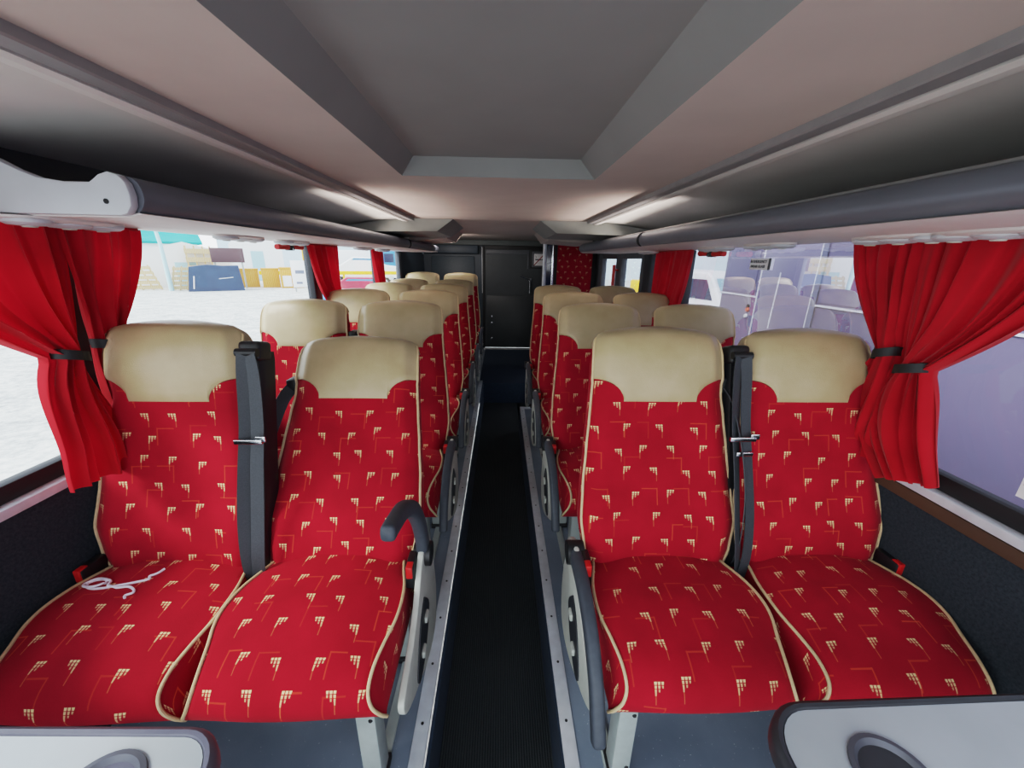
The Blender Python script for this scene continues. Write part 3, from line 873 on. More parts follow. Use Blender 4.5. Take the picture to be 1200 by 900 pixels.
# no smoking sign
sg = thing('no_smoking_sign', 'white no smoking sign in a dark grey frame at the top of the rear door', 'sign', (.60, YB+.004, 1.43))
b = B(); box(b, -.14, .14, -.012, .006, -.14, .14, .008); box(b, -.115, .115, -.016, -.011, -.122, .115, .003, mi=1); obj('frame', b, ['rubber', 'frame_g'], sg)
b = B(); box(b, -.082, .082, -.020, -.015, -.096, .082, .006); pl = obj('plate', b, 'white', sg)
b = B(); box(b, -.062, .03, -.0225, -.0195, -.014, .002); box(b, .036, .06, -.0225, -.0195, -.014, .002)
tube(b, [(-.055, -.021, .012), (-.05, -.021, .035), (-.058, -.021, .055)], .003, 6); obj('cigarette', b, 'black', pl)
b = B(); strap(b, [(-.08, -.0235, -.092), (.085, -.0235, .085)], .013, .002, (1, 0, -1)); obj('red_slash', b, plain('sign_red', srgb(150, 30, 50), .5), pl)
# shelf above lower panel on left dark wall
b = B(); box(b, -1.1, -.42, YB-.03, YB-.002, .55, 1.46, .012); struct('trim_16', b, plain('panel_slate', srgb(58, 72, 82), .5))

# moquette partition and poles
pt = thing('partition', 'tall partition covered in red patterned moquette beside the rear side door', 'partition', (.895, 5.0, -.55))
b = B(); box(b, -.235, .30, .0, .03, 0, 2.24, .01); obj('frame', b, 'rubber', pt)
b = B(); uvl = b.loops.layers.uv.new('UVMap')
pr = rrect(-.20, .235, .95, 2.20, .04)
f = b.faces.new([b.verts.new((x, -.004, z)) for x, z in pr])
for lp_ in f.loops: lp_[uvl].uv = (lp_.vert.co.x, lp_.vert.co.z)
obj('fabric_panel', b, 'fabric', pt, smooth=False)
for x, lab in ((.532, 'thick satin grab pole nearest the rear door'), (.632, 'slim chrome grab pole next to the red patterned partition')):
    t = thing('grab_pole', lab, 'pole', (x, 4.95, 0 if x < .6 else -.56), 'grab poles at the rear side door')
    z0 = 0 if x < .6 else .56
    b = B(); tube(b, [(0, 0, 0), (0, 0, z0+1.655)], .024 if x < .6 else .016, 14); obj('tube', b, 'alu' if x < .6 else 'chrome', t)
    b = B(); disc(b, (0, 0, 0), (0, 0, 1), .04, .032, .012, 16); disc(b, (0, 0, z0+1.64), (0, 0, 1), .03, .04, .012, 16); obj('flange', b, 'chrome', t)
b = B(); box(b, .558, .614, 4.945, 4.955, .3, 1.63); box(b, .558, .614, 4.94, 4.96, 1.36, 1.38, mi=1); tag(obj('glass_screen', b, ['dark_glass', 'alu']), 'narrow dark glass screen between the two grab poles', 'screen')

# ------------------------------------------------------------------ curtains
def curtain(name_label, s, top, tie, bot, seed, folds=6, group='red window curtains', z_top=1.484, xo=1.165, tie_band=True, bulge=0.0, amp=1.0, inw=.025, flare=1.7):
    """top=(y0,y1) tie=(y0,y1,z) bot=(y0,y1,z0,z1)"""
    rnd = random.Random(seed)
    t = thing('curtain', name_label, 'curtain', (s*xo, (top[0]+top[1])/2, z_top), group)
    oy, oz = (top[0]+top[1])/2, z_top
    NU, NV = 96, 44
    ph = [rnd.uniform(0, 6.28) for _ in range(4)]
    b = B(); grid = []
    zt = tie[2]
    for j in range(NV+1):
        v = j/NV
        row = []
        for i in range(NU+1):
            u = i/NU
            if v < .55:
                q = v/.55; e = q**1.5
                y0 = top[0]+(tie[0]-top[0])*e; y1 = top[1]+(tie[1]-top[1])*e
                z = z_top+(zt-z_top)*q
                A = .016+.010*q
            else:
                q = (v-.55)/.45; e = 1-(1-q)**flare
                y0 = tie[0]+(bot[0]-tie[0])*e; y1 = tie[1]+(bot[1]-tie[1])*e
                zb = bot[2]+(bot[3]-bot[2])*u
                z = zt+(zb-zt)*q
                A = .026-.004*q
            pin = 1-.25*math.exp(-((v-.55)/.10)**2)
            uu = u+.05*math.sin(2*PI*u*1.3+ph[1])+.03*math.sin(3*v+ph[2])
            w = .75*math.sin(2*PI*folds*uu+ph[0])+.5*math.sin(2*PI*folds*.37*uu+ph[2]+1.2*v)+.35*math.sin(2*PI*folds*1.9*uu+ph[3]-1.1*v)*(1-sm(.6, 1, v)*.8)
            if v > .55: y1 += bulge*math.sin(PI*q)*1.0
            x = s*(-A*amp*pin*w*.8) - s*(.03*math.exp(-((v-.55)/.14)**2)*math.sin(PI*u)) - s*inw*sm(.58, .9, v)
            y = y0+(y1-y0)*u+.006*math.cos(2*PI*folds*u+ph[3])*amp
            row.append((x, y-oy, z-oz))
        grid.append(row)
    loft(b, grid, False, False)
    obj('cloth', b, 'curtain', t, smooth=True, angle=180)
    if tie_band:
        yc = (tie[0]+tie[1])/2-oy; wy = (tie[1]-tie[0])/2-.003; pts = []
        for k in range(28):
            a = 2*PI*k/28; pts.append((-s*.022+.030*math.cos(a), yc+wy*math.sin(a), zt-oz+.012*math.sin(a)*-1))
        rings = []
        for k in range(28):
            p = Vector(pts[k]); rad = Vector((math.cos(2*PI*k/28), math.sin(2*PI*k/28), 0))
            rings.append([p+Vector((0, 0, dz))+rad*r for dz, r in ((-.013, 0), (.013, 0), (.013, .003), (-.013, .003))])
        rings.append(rings[0]); b = B(); loft(b, rings, True, False); obj('tie_band', b, 'rubber', t)
    b = B(); box(b, -.006, .006, top[0]-oy, top[1]-oy, -.004, .004, .001); obj('header_tape', b, 'curtain', t)
    return t
curtain('nearest red curtain on the left, tied with a black band above the sill', -1, (.70, 1.125), (.99, 1.066, 1.152), (.885, 1.075, .825, .80), 1, 5, inw=.06)
curtain('second red curtain on the left, partly hidden behind the front window seat', -1, (1.108, 1.352), (1.095, 1.175, 1.158), (1.06, 1.27, .82, .80), 2, 4)
curtain('red curtain bunch at the second pillar of the left windows', -1, (2.46, 2.92), (2.64, 2.90, 1.10), (2.66, 2.95, .84, .84), 3, 5, tie_band=False)
curtain('farthest slim red curtain at the back of the left windows', -1, (3.70, 4.02), (3.80, 4.04, 1.12), (3.82, 4.06, .84, .84), 4, 4, tie_band=False)
curtain('nearest red curtain on the right, tied with a black band and spreading below it', 1, (.70, 1.085), (.962, 1.042, 1.14), (.838, 1.0, .862, .80), 5, 6, bulge=.10, flare=1.05)
curtain('red curtain on the right tied just behind the nearest one, above the front window seat', 1, (1.095, 1.318), (1.052, 1.115, 1.165), (1.03, 1.24, .84, .83), 6, 5)
curtain('far red curtain on the right at the second pillar, near the rear side door', 1, (2.45, 3.0), (2.56, 2.98, 1.10), (2.62, 2.95, .84, .84), 7, 6, tie_band=False)

# emergency notice on the right window
nt = thing('window_notice', 'small grey emergency notice stuck on the right window', 'notice', (WX+.024, 1.90, 1.41))
b = B(); box(b, -.002, .002, -.080, .072, -.026, .026); obj('plate', b, 'white', nt)
b = B(); box(b, -.0035, -.0015, -.080, -.066, -.026, .026); obj('dark_edge', b, 'frame_g', nt)
def text(body, size, loc, rot, mat, parent, name='lettering', ext=.0006, align='CENTER'):
    cu = bpy.data.curves.new(name, 'FONT'); cu.body = body; cu.size = size; cu.extrude = ext; cu.align_x = align; cu.align_y = 'CENTER'
    o = bpy.data.objects.new(name, cu); me = bpy.data.meshes.new_from_object(o)
    bpy.data.objects.remove(o)
    me.materials.append(M[mat]); p = bpy.data.objects.new(name, me); C.objects.link(p)
    p.parent = parent; p.location = loc; p.rotation_euler = rot
    return p
# faces the cabin (-x); text runs towards -y as seen from the aisle
text('IN EMERGENCY', .0175, (-.0035, .008, .011), (PI/2, 0, -PI/2), 'frame_g', nt)
text('BREAK GLASS', .0175, (-.0035, .008, -.011), (PI/2, 0, -PI/2), 'frame_g', nt)

stk = thing('window_sticker', 'small white and green sticker low on the front right window', 'sticker', (WX+.024, .735, .925))
b = B(); box(b, -.002, .002, -.03, .03, -.035, .035); obj('plate', b, 'white', stk)
b = B(); box(b, -.0035, -.0015, -.024, .024, -.002, .028); obj('green_field', b, plain('sticker_green', srgb(60, 150, 80), .5), stk)

# ------------------------------------------------------------------ tables
def table(pts, cup, label, mat_e, wall_s):
    t = thing('fold_table', label, 'table', (0, 0, .68), 'grey tables before the front seats')
    def inset(poly, d):
        out = []; n = len(poly)
        cx = sum(p[0] for p in poly)/n; cy = sum(p[1] for p in poly)/n
        for i in range(n):
            a, c_ = Vector(poly[i-1]), Vector(poly[(i+1) % n]); tt = (c_-a).normalized(); nn = Vector((-tt.y, tt.x))
            p = Vector(poly[i]); q = p+nn*d
            if (q-Vector((cx, cy))).length > (p-Vector((cx, cy))).length: q = p-nn*d
            out.append((q.x, q.y))
        return out
    rings = [[(x, y, z) for x, y in inset(pts, d)] for d, z in ((.006, -.034), (0, -.028), (0, -.008), (.003, -.002), (.009, .002), (.015, .001), (.019, -.004))]
    b = B(); loft(b, rings, True, True); bmesh.ops.recalc_face_normals(b, faces=b.faces[:]); obj('edge_moulding', b, mat_e, t)
    ip = inset(pts, .018)
    b = B(); N = 40
    hole = [b.verts.new((cup[0]+.047*math.cos(2*PI*k/N), cup[1]+.047*math.sin(2*PI*k/N), -.001)) for k in range(N)]
    outer = [b.verts.new((x, y, -.001)) for x, y in ip]
    ed = [b.edges.new((outer[i], outer[(i+1) % len(outer)])) for i in range(len(outer))]+[b.edges.new((hole[i], hole[(i+1) % N])) for i in range(N)]
    bmesh.ops.triangle_fill(b, edges=ed, use_beauty=True)
    bmesh.ops.recalc_face_normals(b, faces=b.faces[:])
    obj('tabletop', b, 'table', t, smooth=False)
    b = B(); lathe(b, [(.058, -.0008), (.057, .003), (.050, .0035), (.046, -.001), (.044, -.004)], (cup[0], cup[1], 0), 40, cap=False)
    lathe(b, [(.044, -.004), (.042, -.032), (.036, -.040), (.0005, -.040)], (cup[0], cup[1], 0), 40, mi=1, cap=False)
    obj('cup_holder', b, ['cup', 'black'], t)
    x = wall_s*1.16
    b = B(); box(b, min(wall_s*.8, wall_s*1.214), max(wall_s*.8, wall_s*1.214), .10, .14, -.07, -.035, .004); box(b, min(wall_s*1.18, wall_s*1.214), max(wall_s*1.18, wall_s*1.214), .04, .20, -.2, -.035, .004)
    obj('bracket', b, 'steel', t)
    b = B(); tube(b, [(wall_s*.72, .14, -.036), (wall_s*.72, .14, -.678)], .022, 14); disc(b, (wall_s*.72, .14, -.68), (0, 0, 1), .06, .05, .012, 20); obj('leg', b, 'steel', t)
    return t
def arc(cx, cy, r, a0, a1, n=8): return [(cx+r*math.cos(math.radians(a0+(a1-a0)*k/n)), cy+r*math.sin(math.radians(a0+(a1-a0)*k/n))) for k in range(n+1)]
lt = [(-1.19, -.05)]+arc(-.49, .02, .07, 270, 360)+arc(-.502, .365, .078, 0, 88)+[(-1.19, .455)]
table(lt, (-.57, .352), 'grey fold table at the bottom left before the white corded seat', 'table_edge', -1)
rt = [(1.19, -.05), (1.19, .472)]+arc(.53, .372, .092, 90, 180)+arc(.51, .02, .07, 180, 270)
table(rt, (.597, .352), 'grey fold table at the bottom right with a dark moulded rim', 'table_edge_d', 1)

# ------------------------------------------------------------------ white cord on the left window seat
cz = .512
cpts = [(-.985, .925), (-.992, .908), (-1.005, .898), (-.998, .888), (-1.03, .876), (-1.065, .868), (-1.095, .862), (-1.125, .862), (-1.15, .87), (-1.165, .885), (-1.155, .897), (-1.125, .895), (-1.11, .88), (-1.13, .868), (-1.16, .872), (-1.172, .885), (-1.15, .90), (-1.10, .885), (-1.09, .868), (-1.06, .860), (-1.03, .862), (-1.005, .850), (-1.0, .84), (-1.012, .832), (-1.006, .824)]
from mathutils.bvhtree import BVHTree
cb = bmesh.new(); cb.from_mesh(CU[0]); bvh = BVHTree.FromBMesh(cb)
def cushion_top(x, y):
    h = bvh.ray_cast(Vector((x+.96, y-1.005, 2)), Vector((0, 0, -1)))
    return h[0].z if h[0] else .5
b = B(); tube(b, [(x, y, cushion_top(x, y)+.003+(.003 if 48 < i < 76 else 0)) for i, (x, y, _) in enumerate(cr([(x+.02, y-.005, 0) for x, y in cpts], 4))], .0032, 8); cb.free()
tag(obj('cord', b, 'cord'), 'loose white cord with a loop lying on the left front window seat', 'cord')

# ------------------------------------------------------------------ outside : right side
bus = thing('parked_bus', 'lilac grey bus parked close alongside the right windows', 'bus', (2.9, 0, -1.15))
Lb = 5.15
b = B(); box(b, 0, 2.4, -6, Lb, .35, 3.6, .06, 3); obj('body', b, 'bus', bus)
b = B()
for (y0, y1, z0, z1) in ((-3.0, .3, 2.235, 3.0), (.35, 3.50, 2.235, 3.0), (4.45, 5.05, 2.235, 3.0)): box(b, -.008, .002, y0, y1, z0, z1)
obj('window_band', b, 'bus_win', bus)
b = B(); box(b, -.010, .0, 3.60, 4.36, .5, 3.05, .004); dd = obj('door_panel', b, 'bus_win', bus)
b = B(); box(b, -.014, -.008, 3.52, 3.58, .5, 3.1); obj('door_seal', b, 'seam_d', dd)
b = B()
for y0, y1, z in ((4.37, Lb, 2.205), (-6, 3.52, 2.205)): box(b, -.012, .0, y0, y1, z-.008, z+.008)
for y in (4.37, 3.585): box(b, -.013, .0, y-.008, y+.008, .45, 3.1)
strap(b, [(-.013, 4.08, 1.9), (-.013, 4.06, 2.48)], .014, .004, (0, 1, 0))
obj('trim_strip', b, 'seam', bus)
b = B(); disc(b, (0, 4.50, 2.05), (-1, 0, 0), .028, .02, .02, 16); disc(b, (0, 4.5, 2.09), (-1, 0, 0), .02, .016, .015, 12, 1); disc(b, (0, 4.51, 1.975), (-1, 0, 0), .026, .02, .02, 16, 2)
obj('side_marker', b, ['orange', 'tyre', 'white'], bus)
def wheel(parent, x, y, r, w, axis='x'):
    b = B(); ax = (1, 0, 0) if axis == 'x' else (0, 1, 0); c = Vector((x, y, r)); a = Vector(ax)
    u = Vector((0, 0, 1)); v = a.cross(u); n = 28
    rings = [[c+a*d+(u*math.cos(2*PI*k/n)+v*math.sin(2*PI*k/n))*rr for k in range(n)] for rr, d in ((r*.5, -w/2), (r*.9, -w/2), (r, -w/2*.7), (r, w/2*.7), (r*.9, w/2), (r*.5, w/2))]
    loft(b, rings, True, True); wo = obj('wheel', b, 'tyre', parent)
    b = B(); disc(b, c-a*(w/2+.002), tuple(-a), r*.5, r*.4, .02, 20); disc(b, c+a*(w/2+.002), ax, r*.5, r*.4, .02, 20); obj('hub_cap', b, 'alu', wo)
for y in (2.2, -3.8):
    wheel(bus, .16, y, .5, .3); wheel(bus, 2.24, y, .5, .3)

def vehicle(name, label, cat, loc, rz, L, W, prof, mat, win, group=None, winmat='dark_glass'):
    """prof: side outline (y,z) with y=0 at the nose; win: list of (y0,z0,y1,z1...) glass polygons on the sides"""
    t = thing(name, label, cat, loc, group, rz)
    rings = []
    n = len(prof)
    b = B()
    for x, sc in ((-W/2, .94), (-W/2+.08, 1), (W/2-.08, 1), (W/2, .94)):
        cy = sum(p[0] for p in prof)/n; cz_ = sum(p[1] for p in prof)/n
        rings.append([(x if z < prof_mid else x*.9, cy+(y-cy)*sc, cz_+(z-cz_)*(sc if z > cz_ else 1)) for y, z in prof])
    loft(b, rings, True, True); bmesh.ops.recalc_face_normals(b, faces=b.faces[:]); obj('body', b, mat, t)
    for wpoly in win:
        b = B()
        for s in (-1, 1): prism(b, wpoly, 'x', min(s*W*.44, s*(W*.475)), max(s*W*.44, s*(W*.475)))
        obj('side_window', b, winmat, t)
    return t
prof_mid = 1.0
# white van beyond the parked bus
vn = thing('van', 'white van parked beyond the lilac bus, seen through the right window', 'van', (8.6, 12.6, -1.15), None, math.radians(8))
b = B(); pf = [(0, .35), (-.02, .75), (.05, 1.0), (.75, 1.22), (1.55, 2.10), (1.8, 2.25), (5.2, 2.3), (5.3, 2.1), (5.3, .4)]
rings = []
for x, k in ((-1.0, .9), (-.93, 1), (.93, 1), (1.0, .9)):
    rings.append([(x*(1 if z < 1.3 else .9), (y-2.6)*(.985 if k < 1 else 1)+2.6, .35+(z-.35)*(.97 if k < 1 else 1)) for y, z in pf])
loft(b, rings, True, True); bmesh.ops.recalc_face_normals(b, faces=b.faces[:]); obj('body', b, 'white', vn, angle=30)
b = B(); loft(b, [[(-.82, .86, 1.26), (.82, .86, 1.26)], [(-.76, 1.49, 2.02), (.76, 1.49, 2.02)]], False, False)
for v in b.verts: v.co += Vector((0, -.03, .03))
obj('windscreen', b, plain('van_glass', srgb(150, 180, 195), .45), vn, smooth=False)
b = B()
for s in (-1, 1): prism(b, [(1.2, 1.3), (1.75, 2.0), (2.6, 2.0), (2.6, 1.3)], 'x', min(s*.93, s*1.0), max(s*.93, s*1.0))
obj('side_window', b, 'dark_glass', vn)
b = B()
for s in (-1, 1): box(b, s*.72-.16, s*.72+.16, -.03, .12, .82, 1.0, .03)
obj('headlamp', b, 'alu', vn); b = B(); box(b, -.45, .45, -.05, .05, .62, .84, .02); obj('grille', b, 'frame', vn)
for y in (.85, 4.3):
    for x in (-.88, .88): wheel(vn, x, y, .34, .2)
yv = thing('digger', 'bright yellow machine glimpsed through the rear side door', 'digger', (9.3, 24.5, -1.15))
b = B(); box(b, -.9, .9, -1, 1.2, .7, 1.5, .1); obj('body', b, 'yellow', yv)
b = B(); box(b, -.5, .6, -.3, .8, 1.4, 2.6, .08); obj('cab', b, 'dark_glass', yv)
b = B(); tube(b, [(-.3, -1, 1.4), (-.5, -2.0, 2.5), (-.6, -2.9, 1.4)], .14, 8); obj('boom', b, 'yellow', yv)
for x in (-.8, .8):
    for y in (-.7, .8): wheel(yv, x, y, .45, .3)

# ground
b = B(); quad(b, (-120, -60, 0), (120, -60, 0), (120, 160, 0), (-120, 160, 0)); g = struct('ground', b, 'gravel', loc=(0, 0, -1.15), smooth=False)

# ------------------------------------------------------------------ outside : yard on the left
GZ = -1.15
def face_rot(x, y): return math.atan2(-x, y)      # turn local -y towards the coach
# teal roofed shed
sx, sy = -40, 42
t = thing('shed', 'big pale shed with a teal roof across the yard at far left', 'shed', (sx, sy, GZ), None, face_rot(sx, sy))
b = B(); box(b, -7, 7, -5, 5, 0, 3.9); obj('wall', b, 'white', t)
b = B(); prism(b, [(-5.4, 3.8), (0, 6.8), (5.4, 3.8), (5.4, 3.6), (-5.4, 3.6)], 'x', -7.4, 7.4); obj('roof', b, 'teal', t, smooth=False)
# marquees
for (x, y, w, h, lab) in ((-27.5, 36, 6.4, 3.6, 'long white marquee behind the leaning wooden crate'), (-27.2, 46, 4.8, 5.6, 'tall white marquee with a pitched top behind the slate blue stack')):
    t = thing('marquee', lab, 'tent', (x, y, GZ), 'white marquees in the yard', face_rot(x, y))
    b = B(); rr = []
    for yy in (-1.8, 1.8): rr.append([(-w/2, yy, 0), (-w/2, yy, h*.66), (-w*.3, yy, h*.86), (0, yy, h), (w*.3, yy, h*.86), (w/2, yy, h*.66), (w/2, yy, 0)])
    loft(b, rr, True, True); bmesh.ops.recalc_face_normals(b, faces=b.faces[:]); obj('canopy', b, 'white', t, smooth=False)
    b = B(); box(b, -w*.12, w*.12, -1.83, -1.79, 0, h*.55); obj('entrance', b, plain('marquee_shade', srgb(170, 205, 215), .7), t)
t = thing('lamp_post', 'pale lamp post standing by the teal roofed shed', 'lamp post', (-24.6, 30.2, GZ))
b = B(); tube(b, [(0, 0, 0), (0, 0, 3.2), (-.15, 0, 4.6)], [.16, .12, .1], 10); obj('post', b, plain('post_pale', srgb(180, 214, 220), .5), t)
b = B(); box(b, -.7, .3, -.15, .15, 4.55, 4.72, .05); obj('lamp_head', b, 'white', t)
# slatted crates
def crate(x, y, w, h, lab, tilt=0):
    t = thing('crate', lab, 'crate', (x, y, GZ), 'slatted wooden crates in the yard', face_rot(x, y))
    k = tilt
    b = B()
    for xx in (-w/2, -w/6, w/6, w/2-.1):
        for yy in (-.55, .5): box(b, xx, xx+.1, yy, yy+.08, 0, h)
    for v in b.verts: v.co.x += k*v.co.z
    obj('upright', b, 'palewood', t)
    for zz in [i*h/5 for i in range(5)]:
        b = B()
        for yy in (-.62, .58): box(b, -w/2-.04, w/2+.04, yy, yy+.05, zz+.06, zz+.06+h*.11)
        for v in b.verts: v.co.x += k*v.co.z
        obj('slat', b, 'palewood', t)
crate(-27.2, 31.2, 1.75, 1.8, 'pale slatted crate at the left edge of the yard stack', -.28)
crate(-24.6, 31.3, 1.35, 1.75, 'pale slatted crate leaning against the slate blue stack', .22)
# slate stack with sheet
t = thing('sheeted_stack', 'slate blue sheeted stack on the gravel between crates and wooden boxes', 'stack', (-21.9, 31.2, GZ), None, face_rot(-21.9, 31.2))
b = B(); rr = []
for yy in (-.8, .8): rr.append([(-1.75, yy, 0), (-1.45, yy, 1.75), (-.4, yy, 1.9), (.6, yy, 1.82), (1.55, yy, 1.85), (1.7, yy, 0)])
loft(b, rr, True, True); bmesh.ops.recalc_face_normals(b, faces=b.faces[:]); obj('sheet', b, 'slate', t, smooth=False)
b = B(); tube(b, [(-1.4, -.84, .2), (-1.25, -.84, 1.1)], .04, 6); tube(b, [(.2, -.84, .9), (1.1, -.84, 1.0)], .025, 6); obj('rope', b, 'white', t)
# ochre boxes
for x, y, w, h, lab in ((-22.3, 34.9, 2.5, 1.55, 'ochre wooden box next to the slate blue stack'), (-20.1, 35.4, 1.3, 1.6, 'middle ochre wooden box of the three in the yard'), (-18.2, 35.2, 1.7, 1.7, 'ochre wooden box with open front, furthest right of the yard boxes')):
    t = thing('wooden_box', lab, 'box', (x, y, GZ), 'ochre wooden boxes in the yard', face_rot(x, y))
    b = B(); box(b, -w/2, w/2, -.6, .6, 0, h*.93, .02); obj('carcass', b, 'boxwood', t)
    b = B(); box(b, -w/2-.03, w/2+.03, -.63, .63, h*.93+.001, h, .01); obj('lid', b, 'boxwood', t)
    if 'open' in lab:
        b = B(); box(b, -w*.4, -w*.02, -.64, -.58, h*.08, h*.6); box(b, w*.08, w*.4, -.64, -.58, h*.08, h*.75, mi=1); obj('front_panel', b, ['white', 'palewood'], t)
t = thing('signboard', 'dark brown board raised above the ochre boxes on posts', 'board', (-22.0, 33.2, GZ), None, face_rot(-22.0, 33.2))
b = B(); box(b, -1.1, 1.1, -.05, .05, 2.05, 3.15, .02); obj('board', b, 'brown', t)
for x in (-.9, .9):
    b = B(); tube(b, [(x, .08, 0), (x, .08, 2.9)], .06, 8); obj('post', b, 'steel', t)
# stacked wooden pallet upright
crate(-25.2, 34.5, 1.7, 3.3, 'tall pale slatted crate standing behind the slate blue stack')
# yellow barrier
t = thing('barrier', 'yellow rail barrier running along the far side of the yard', 'barrier', (-17.5, 40, GZ), None, face_rot(-17.5, 40)*.9)
b = B(); box(b, -5.5, 8.5, -.06, .06, .92, 1.28, .03); obj('rail', b, 'yellow', t)
for x in (-5, -1.6, 1.8, 5.2, 8.2):
    b = B(); box(b, x-.1, x+.1, .065, .2, 0, 3.6 if x in (-1.6, 5.2) else 1.2, .02); obj('post', b, 'yellow', t)
# lorry with blue cab, cars
def car(x, y, mat, lab, rz=None, glassm='bluec'):
    t = thing('car', lab, 'car', (x, y, GZ), 'vehicles parked across the yard', (face_rot(x, y)+(PI/2 if rz is None else rz)))
    pf = [(-2.1, .3), (-2.15, .7), (-2.0, .95), (-1.1, 1.05), (-.55, 1.5), (.85, 1.52), (1.6, 1.05), (2.1, .95), (2.15, .4)]
    b = B(); rr = []
    for xx, kk in ((-.86, .96), (-.8, 1), (.8, 1), (.86, .96)): rr.append([(xx*(1 if z < 1.06 else .8), yy*kk, .3+(z-.3)*kk) for yy, z in pf])
    loft(b, rr, True, True); bmesh.ops.recalc_face_normals(b, faces=b.faces[:]); obj('body', b, mat, t, angle=30)
    b = B()
    for s in (-1, 1): prism(b, [(-.9, 1.07), (-.5, 1.42), (.78, 1.44), (1.3, 1.07)], 'x', min(s*.66, s*.74), max(s*.66, s*.74))
    loft(b, [[(-.6, -1.07, 1.1), (.6, -1.07, 1.1)], [(-.56, -.62, 1.47), (.56, -.62, 1.47)]], False, False)
    obj('window', b, glassm, t)
    for yy in (-1.35, 1.35):
        for xx in (-.74, .74): wheel(t, xx, yy, .32, .2)
    return t
car(-7.96, 23.2, 'redc', 'red car in the yard seen between the left curtains')
car(-5.35, 13.2, 'greyc', 'grey car nearest the coach in the left yard', rz=0)
cv_ = car(-14.6, 44.5, 'white', 'tall white van with a blue windscreen behind the yellow rail'); cv_.scale = (1.7, 1.7, 1.75); cv_['category'] = 'van'; cv_.name = 'van'
t = thing('lorry', 'blue cab lorry with a white body behind the yellow rail', 'lorry', (-17.0, 50, GZ), None, face_rot(-17, 50)+PI/2)
b = B(); box(b, -1.2, 1.2, -4, -2, .6, 3.6, .12, 3); obj('cab', b, 'bluec', t)
b = B(); box(b, -1.25, 1.25, -1.8, 4.5, .9, 3.4, .04); obj('load_body', b, 'white', t)
b = B(); box(b, -.9, .9, -1.9, 4.4, .55, .88); obj('chassis', b, 'frame', t)
b = B(); box(b, -1.0, 1.0, -4.04, -3.98, 2.1, 3.2); box(b, 1.18, 1.23, -3.6, -2.5, 2.1, 3.1); box(b, -1.23, -1.18, -3.6, -2.5, 2.1, 3.1); obj('cab_window', b, 'dark_glass', t)
for yy in (-3, 1.5, 3.2):
    for xx in (-1.0, 1.0): wheel(t, xx, yy, .5, .3)
t = thing('notice_board', 'white notice board standing on the gravel left of the second left curtain', 'board', (-15.1, 30.9, GZ), None, face_rot(-15.1, 30.9))
b = B(); box(b, -.75, .75, -.04, .04, .35, 2.3, .02); obj('board', b, 'white', t)
b = B(); box(b, -.5, .1, -.05, -.039, 1.35, 1.6); box(b, -.5, -.1, -.05, -.039, .6, .75); obj('printing', b, 'greyc', t)
for x in (-.6, .6):
    b = B(); box(b, x-.05, x+.05, .045, .12, 0, 2.2); obj('leg', b, 'steel', t)
# background blocks : pale buildings that close the horizon
for x, y, w, h, lab in ((-30, 75, 34, 5.2, 'long pale warehouse closing the far end of the left yard'), (-72, 40, 40, 6.0, 'pale warehouse at the far left behind the marquees'), (24, 60, 40, 5.5, 'pale warehouse behind the white van')):
    t = thing('warehouse', lab, 'warehouse', (x, y, GZ), 'pale warehouses on the horizon', face_rot(x, y))
    b = B(); box(b, -w/2, w/2, -4, 4, 0, h); obj('wall', b, plain('pale_cladding', srgb(205, 222, 232), .7, 0, .06, .3), t)
    b = B(); prism(b, [(-4.3, h), (0, h+1.4), (4.3, h)], 'x', -w/2-.3, w/2+.3); obj('roof', b, plain('pale_roof', srgb(170, 205, 215), .6, 0, .05, .3), t, smooth=False)

# ------------------------------------------------------------------ light
w = bpy.data.worlds.new('sky'); S.world = w; w.use_nodes = True
nt_ = w.node_tree; bg = nt_.nodes['Background']
tc = nt_.nodes.new('ShaderNodeTexCoord'); sp = nt_.nodes.new('ShaderNodeSeparateXYZ'); nt_.links.new(tc.outputs['Generated'], sp.inputs[0])
rp = nt_.nodes.new('ShaderNodeValToRGB'); nt_.links.new(sp.outputs[2], rp.inputs[0])
rp.color_ramp.elements[0].position = 0; rp.color_ramp.elements[0].color = (.95, .98, 1, 1)
rp.color_ramp.elements[1].position = .7; rp.color_ramp.elements[1].color = (.74, .86, 1, 1)
nt_.links.new(rp.outputs[0], bg.inputs[0])
mm = nt_.nodes.new('ShaderNodeMath'); mm.operation = 'MULTIPLY_ADD'; mm.inputs[1].default_value = -1.5; mm.inputs[2].default_value = 4.5
nt_.links.new(sp.outputs[0], mm.inputs[0]); nt_.links.new(mm.outputs[0], bg.inputs[1])
sun = bpy.data.lights.new('sun', 'SUN'); sun.energy = 5.0; sun.angle = math.radians(14); sun.color = (1, .96, .9)
so = bpy.data.objects.new('sun', sun); C.objects.link(so)
d = Vector((.72, .34, -.72)); so.rotation_euler = d.to_track_quat('-Z', 'Y').to_euler()
def portal(loc, rot, sx_, sy_):
    l = bpy.data.lights.new('sky_portal', 'AREA'); l.shape = 'RECTANGLE'; l.size = sx_; l.size_y = sy_; l.cycles.is_portal = True
    o = bpy.data.objects.new('sky_portal', l); C.objects.link(o); o.location = loc; o.rotation_euler = rot
portal((-WX-.06, 2.1, 1.17), (0, -PI/2, 0), .72, 5.5)
portal((WX+.06, 2.1, 1.17), (0, PI/2, 0), .72, 5.5)
portal((0, YF-.02, .9), (PI/2, 0, 0), 2.4, 2.0)

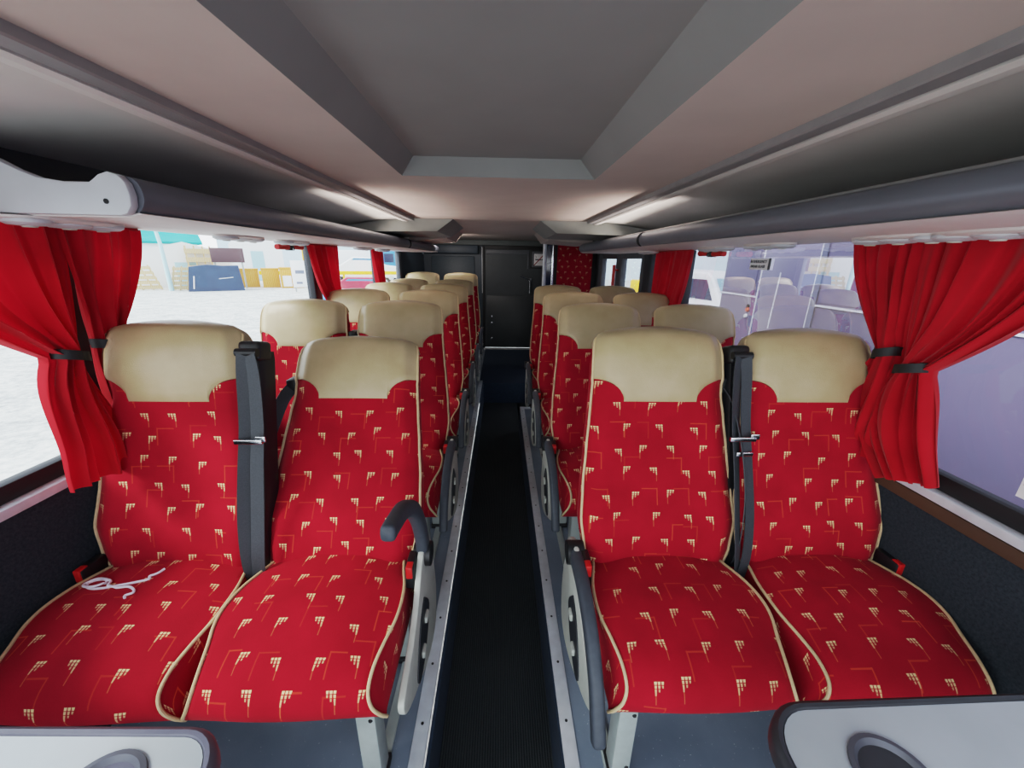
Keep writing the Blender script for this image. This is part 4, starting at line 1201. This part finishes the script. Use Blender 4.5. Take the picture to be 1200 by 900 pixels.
# added fill, no fixtures : unseen strips in the racks and behind the left pod
def lamp(name, loc, direc, sx_, sy_, power, col=(1, .90, .85), spread=160):
    l = bpy.data.lights.new(name, 'AREA'); l.shape = 'RECTANGLE'; l.size = sx_; l.size_y = sy_; l.energy = power; l.color = col; l.spread = math.radians(spread)
    o = bpy.data.objects.new(name, l); C.objects.link(o); o.location = loc
    o.rotation_euler = Vector(direc).to_track_quat('-Z', 'Y').to_euler()
    return o
for s in (-1, 1):
    lamp('rack_fill', (s*1.03, 2.5, 1.535), (-s*.95, .05, .30), 1.2, .05, 7, spread=62)  # added fill to brighten the ceiling, hidden by the rail
lamp('lobby_fill', (-.72, 4.90, 1.62), (.35, 1, -.5), .5, .10, 9)  # added fill for the dark rear, emits away from the camera

# ------------------------------------------------------------------ camera
F = 451.; TH = math.atan(145/F); YAW = math.atan(14.9*.952/F); RL = math.radians(.9)
A = Vector((math.cos(YAW), -math.sin(YAW), 0)); Bv = Vector((math.sin(TH)*math.sin(YAW), math.sin(TH)*math.cos(YAW), math.cos(TH)))
Fw = Vector((math.cos(TH)*math.sin(YAW), math.cos(TH)*math.cos(YAW), -math.sin(TH)))
R_ = A*math.cos(RL)+Bv*math.sin(RL); U_ = -A*math.sin(RL)+Bv*math.cos(RL)
cam = bpy.data.cameras.new('camera'); cam.sensor_fit = 'HORIZONTAL'; cam.sensor_width = 36; cam.lens = 36*F/1200; cam.clip_start = .02; cam.clip_end = 500
co = bpy.data.objects.new('camera', cam); C.objects.link(co)
co.matrix_world = Matrix(((R_.x, U_.x, -Fw.x, 0), (R_.y, U_.y, -Fw.y, 0), (R_.z, U_.z, -Fw.z, 1.41), (0, 0, 0, 1)))
S.camera = co
S.view_settings.view_transform = 'Standard'; S.view_settings.look = 'None'; S.view_settings.exposure = -0.22
S.view_settings.use_curve_mapping = True
cm = S.view_settings.curve_mapping
cm.white_level = (4, 4, 4)
cv = cm.curves[3]
for x_, y_ in ((.02, .055), (.06, .20), (.125, .43), (.25, .66), (.5, .86)): cv.points.new(x_, y_)
cm.update()
S.cycles.max_bounces = 10; S.cycles.diffuse_bounces = 6; S.cycles.transparent_max_bounces = 12
S.cycles.use_denoising = True
S.cycles.sample_clamp_indirect = 8
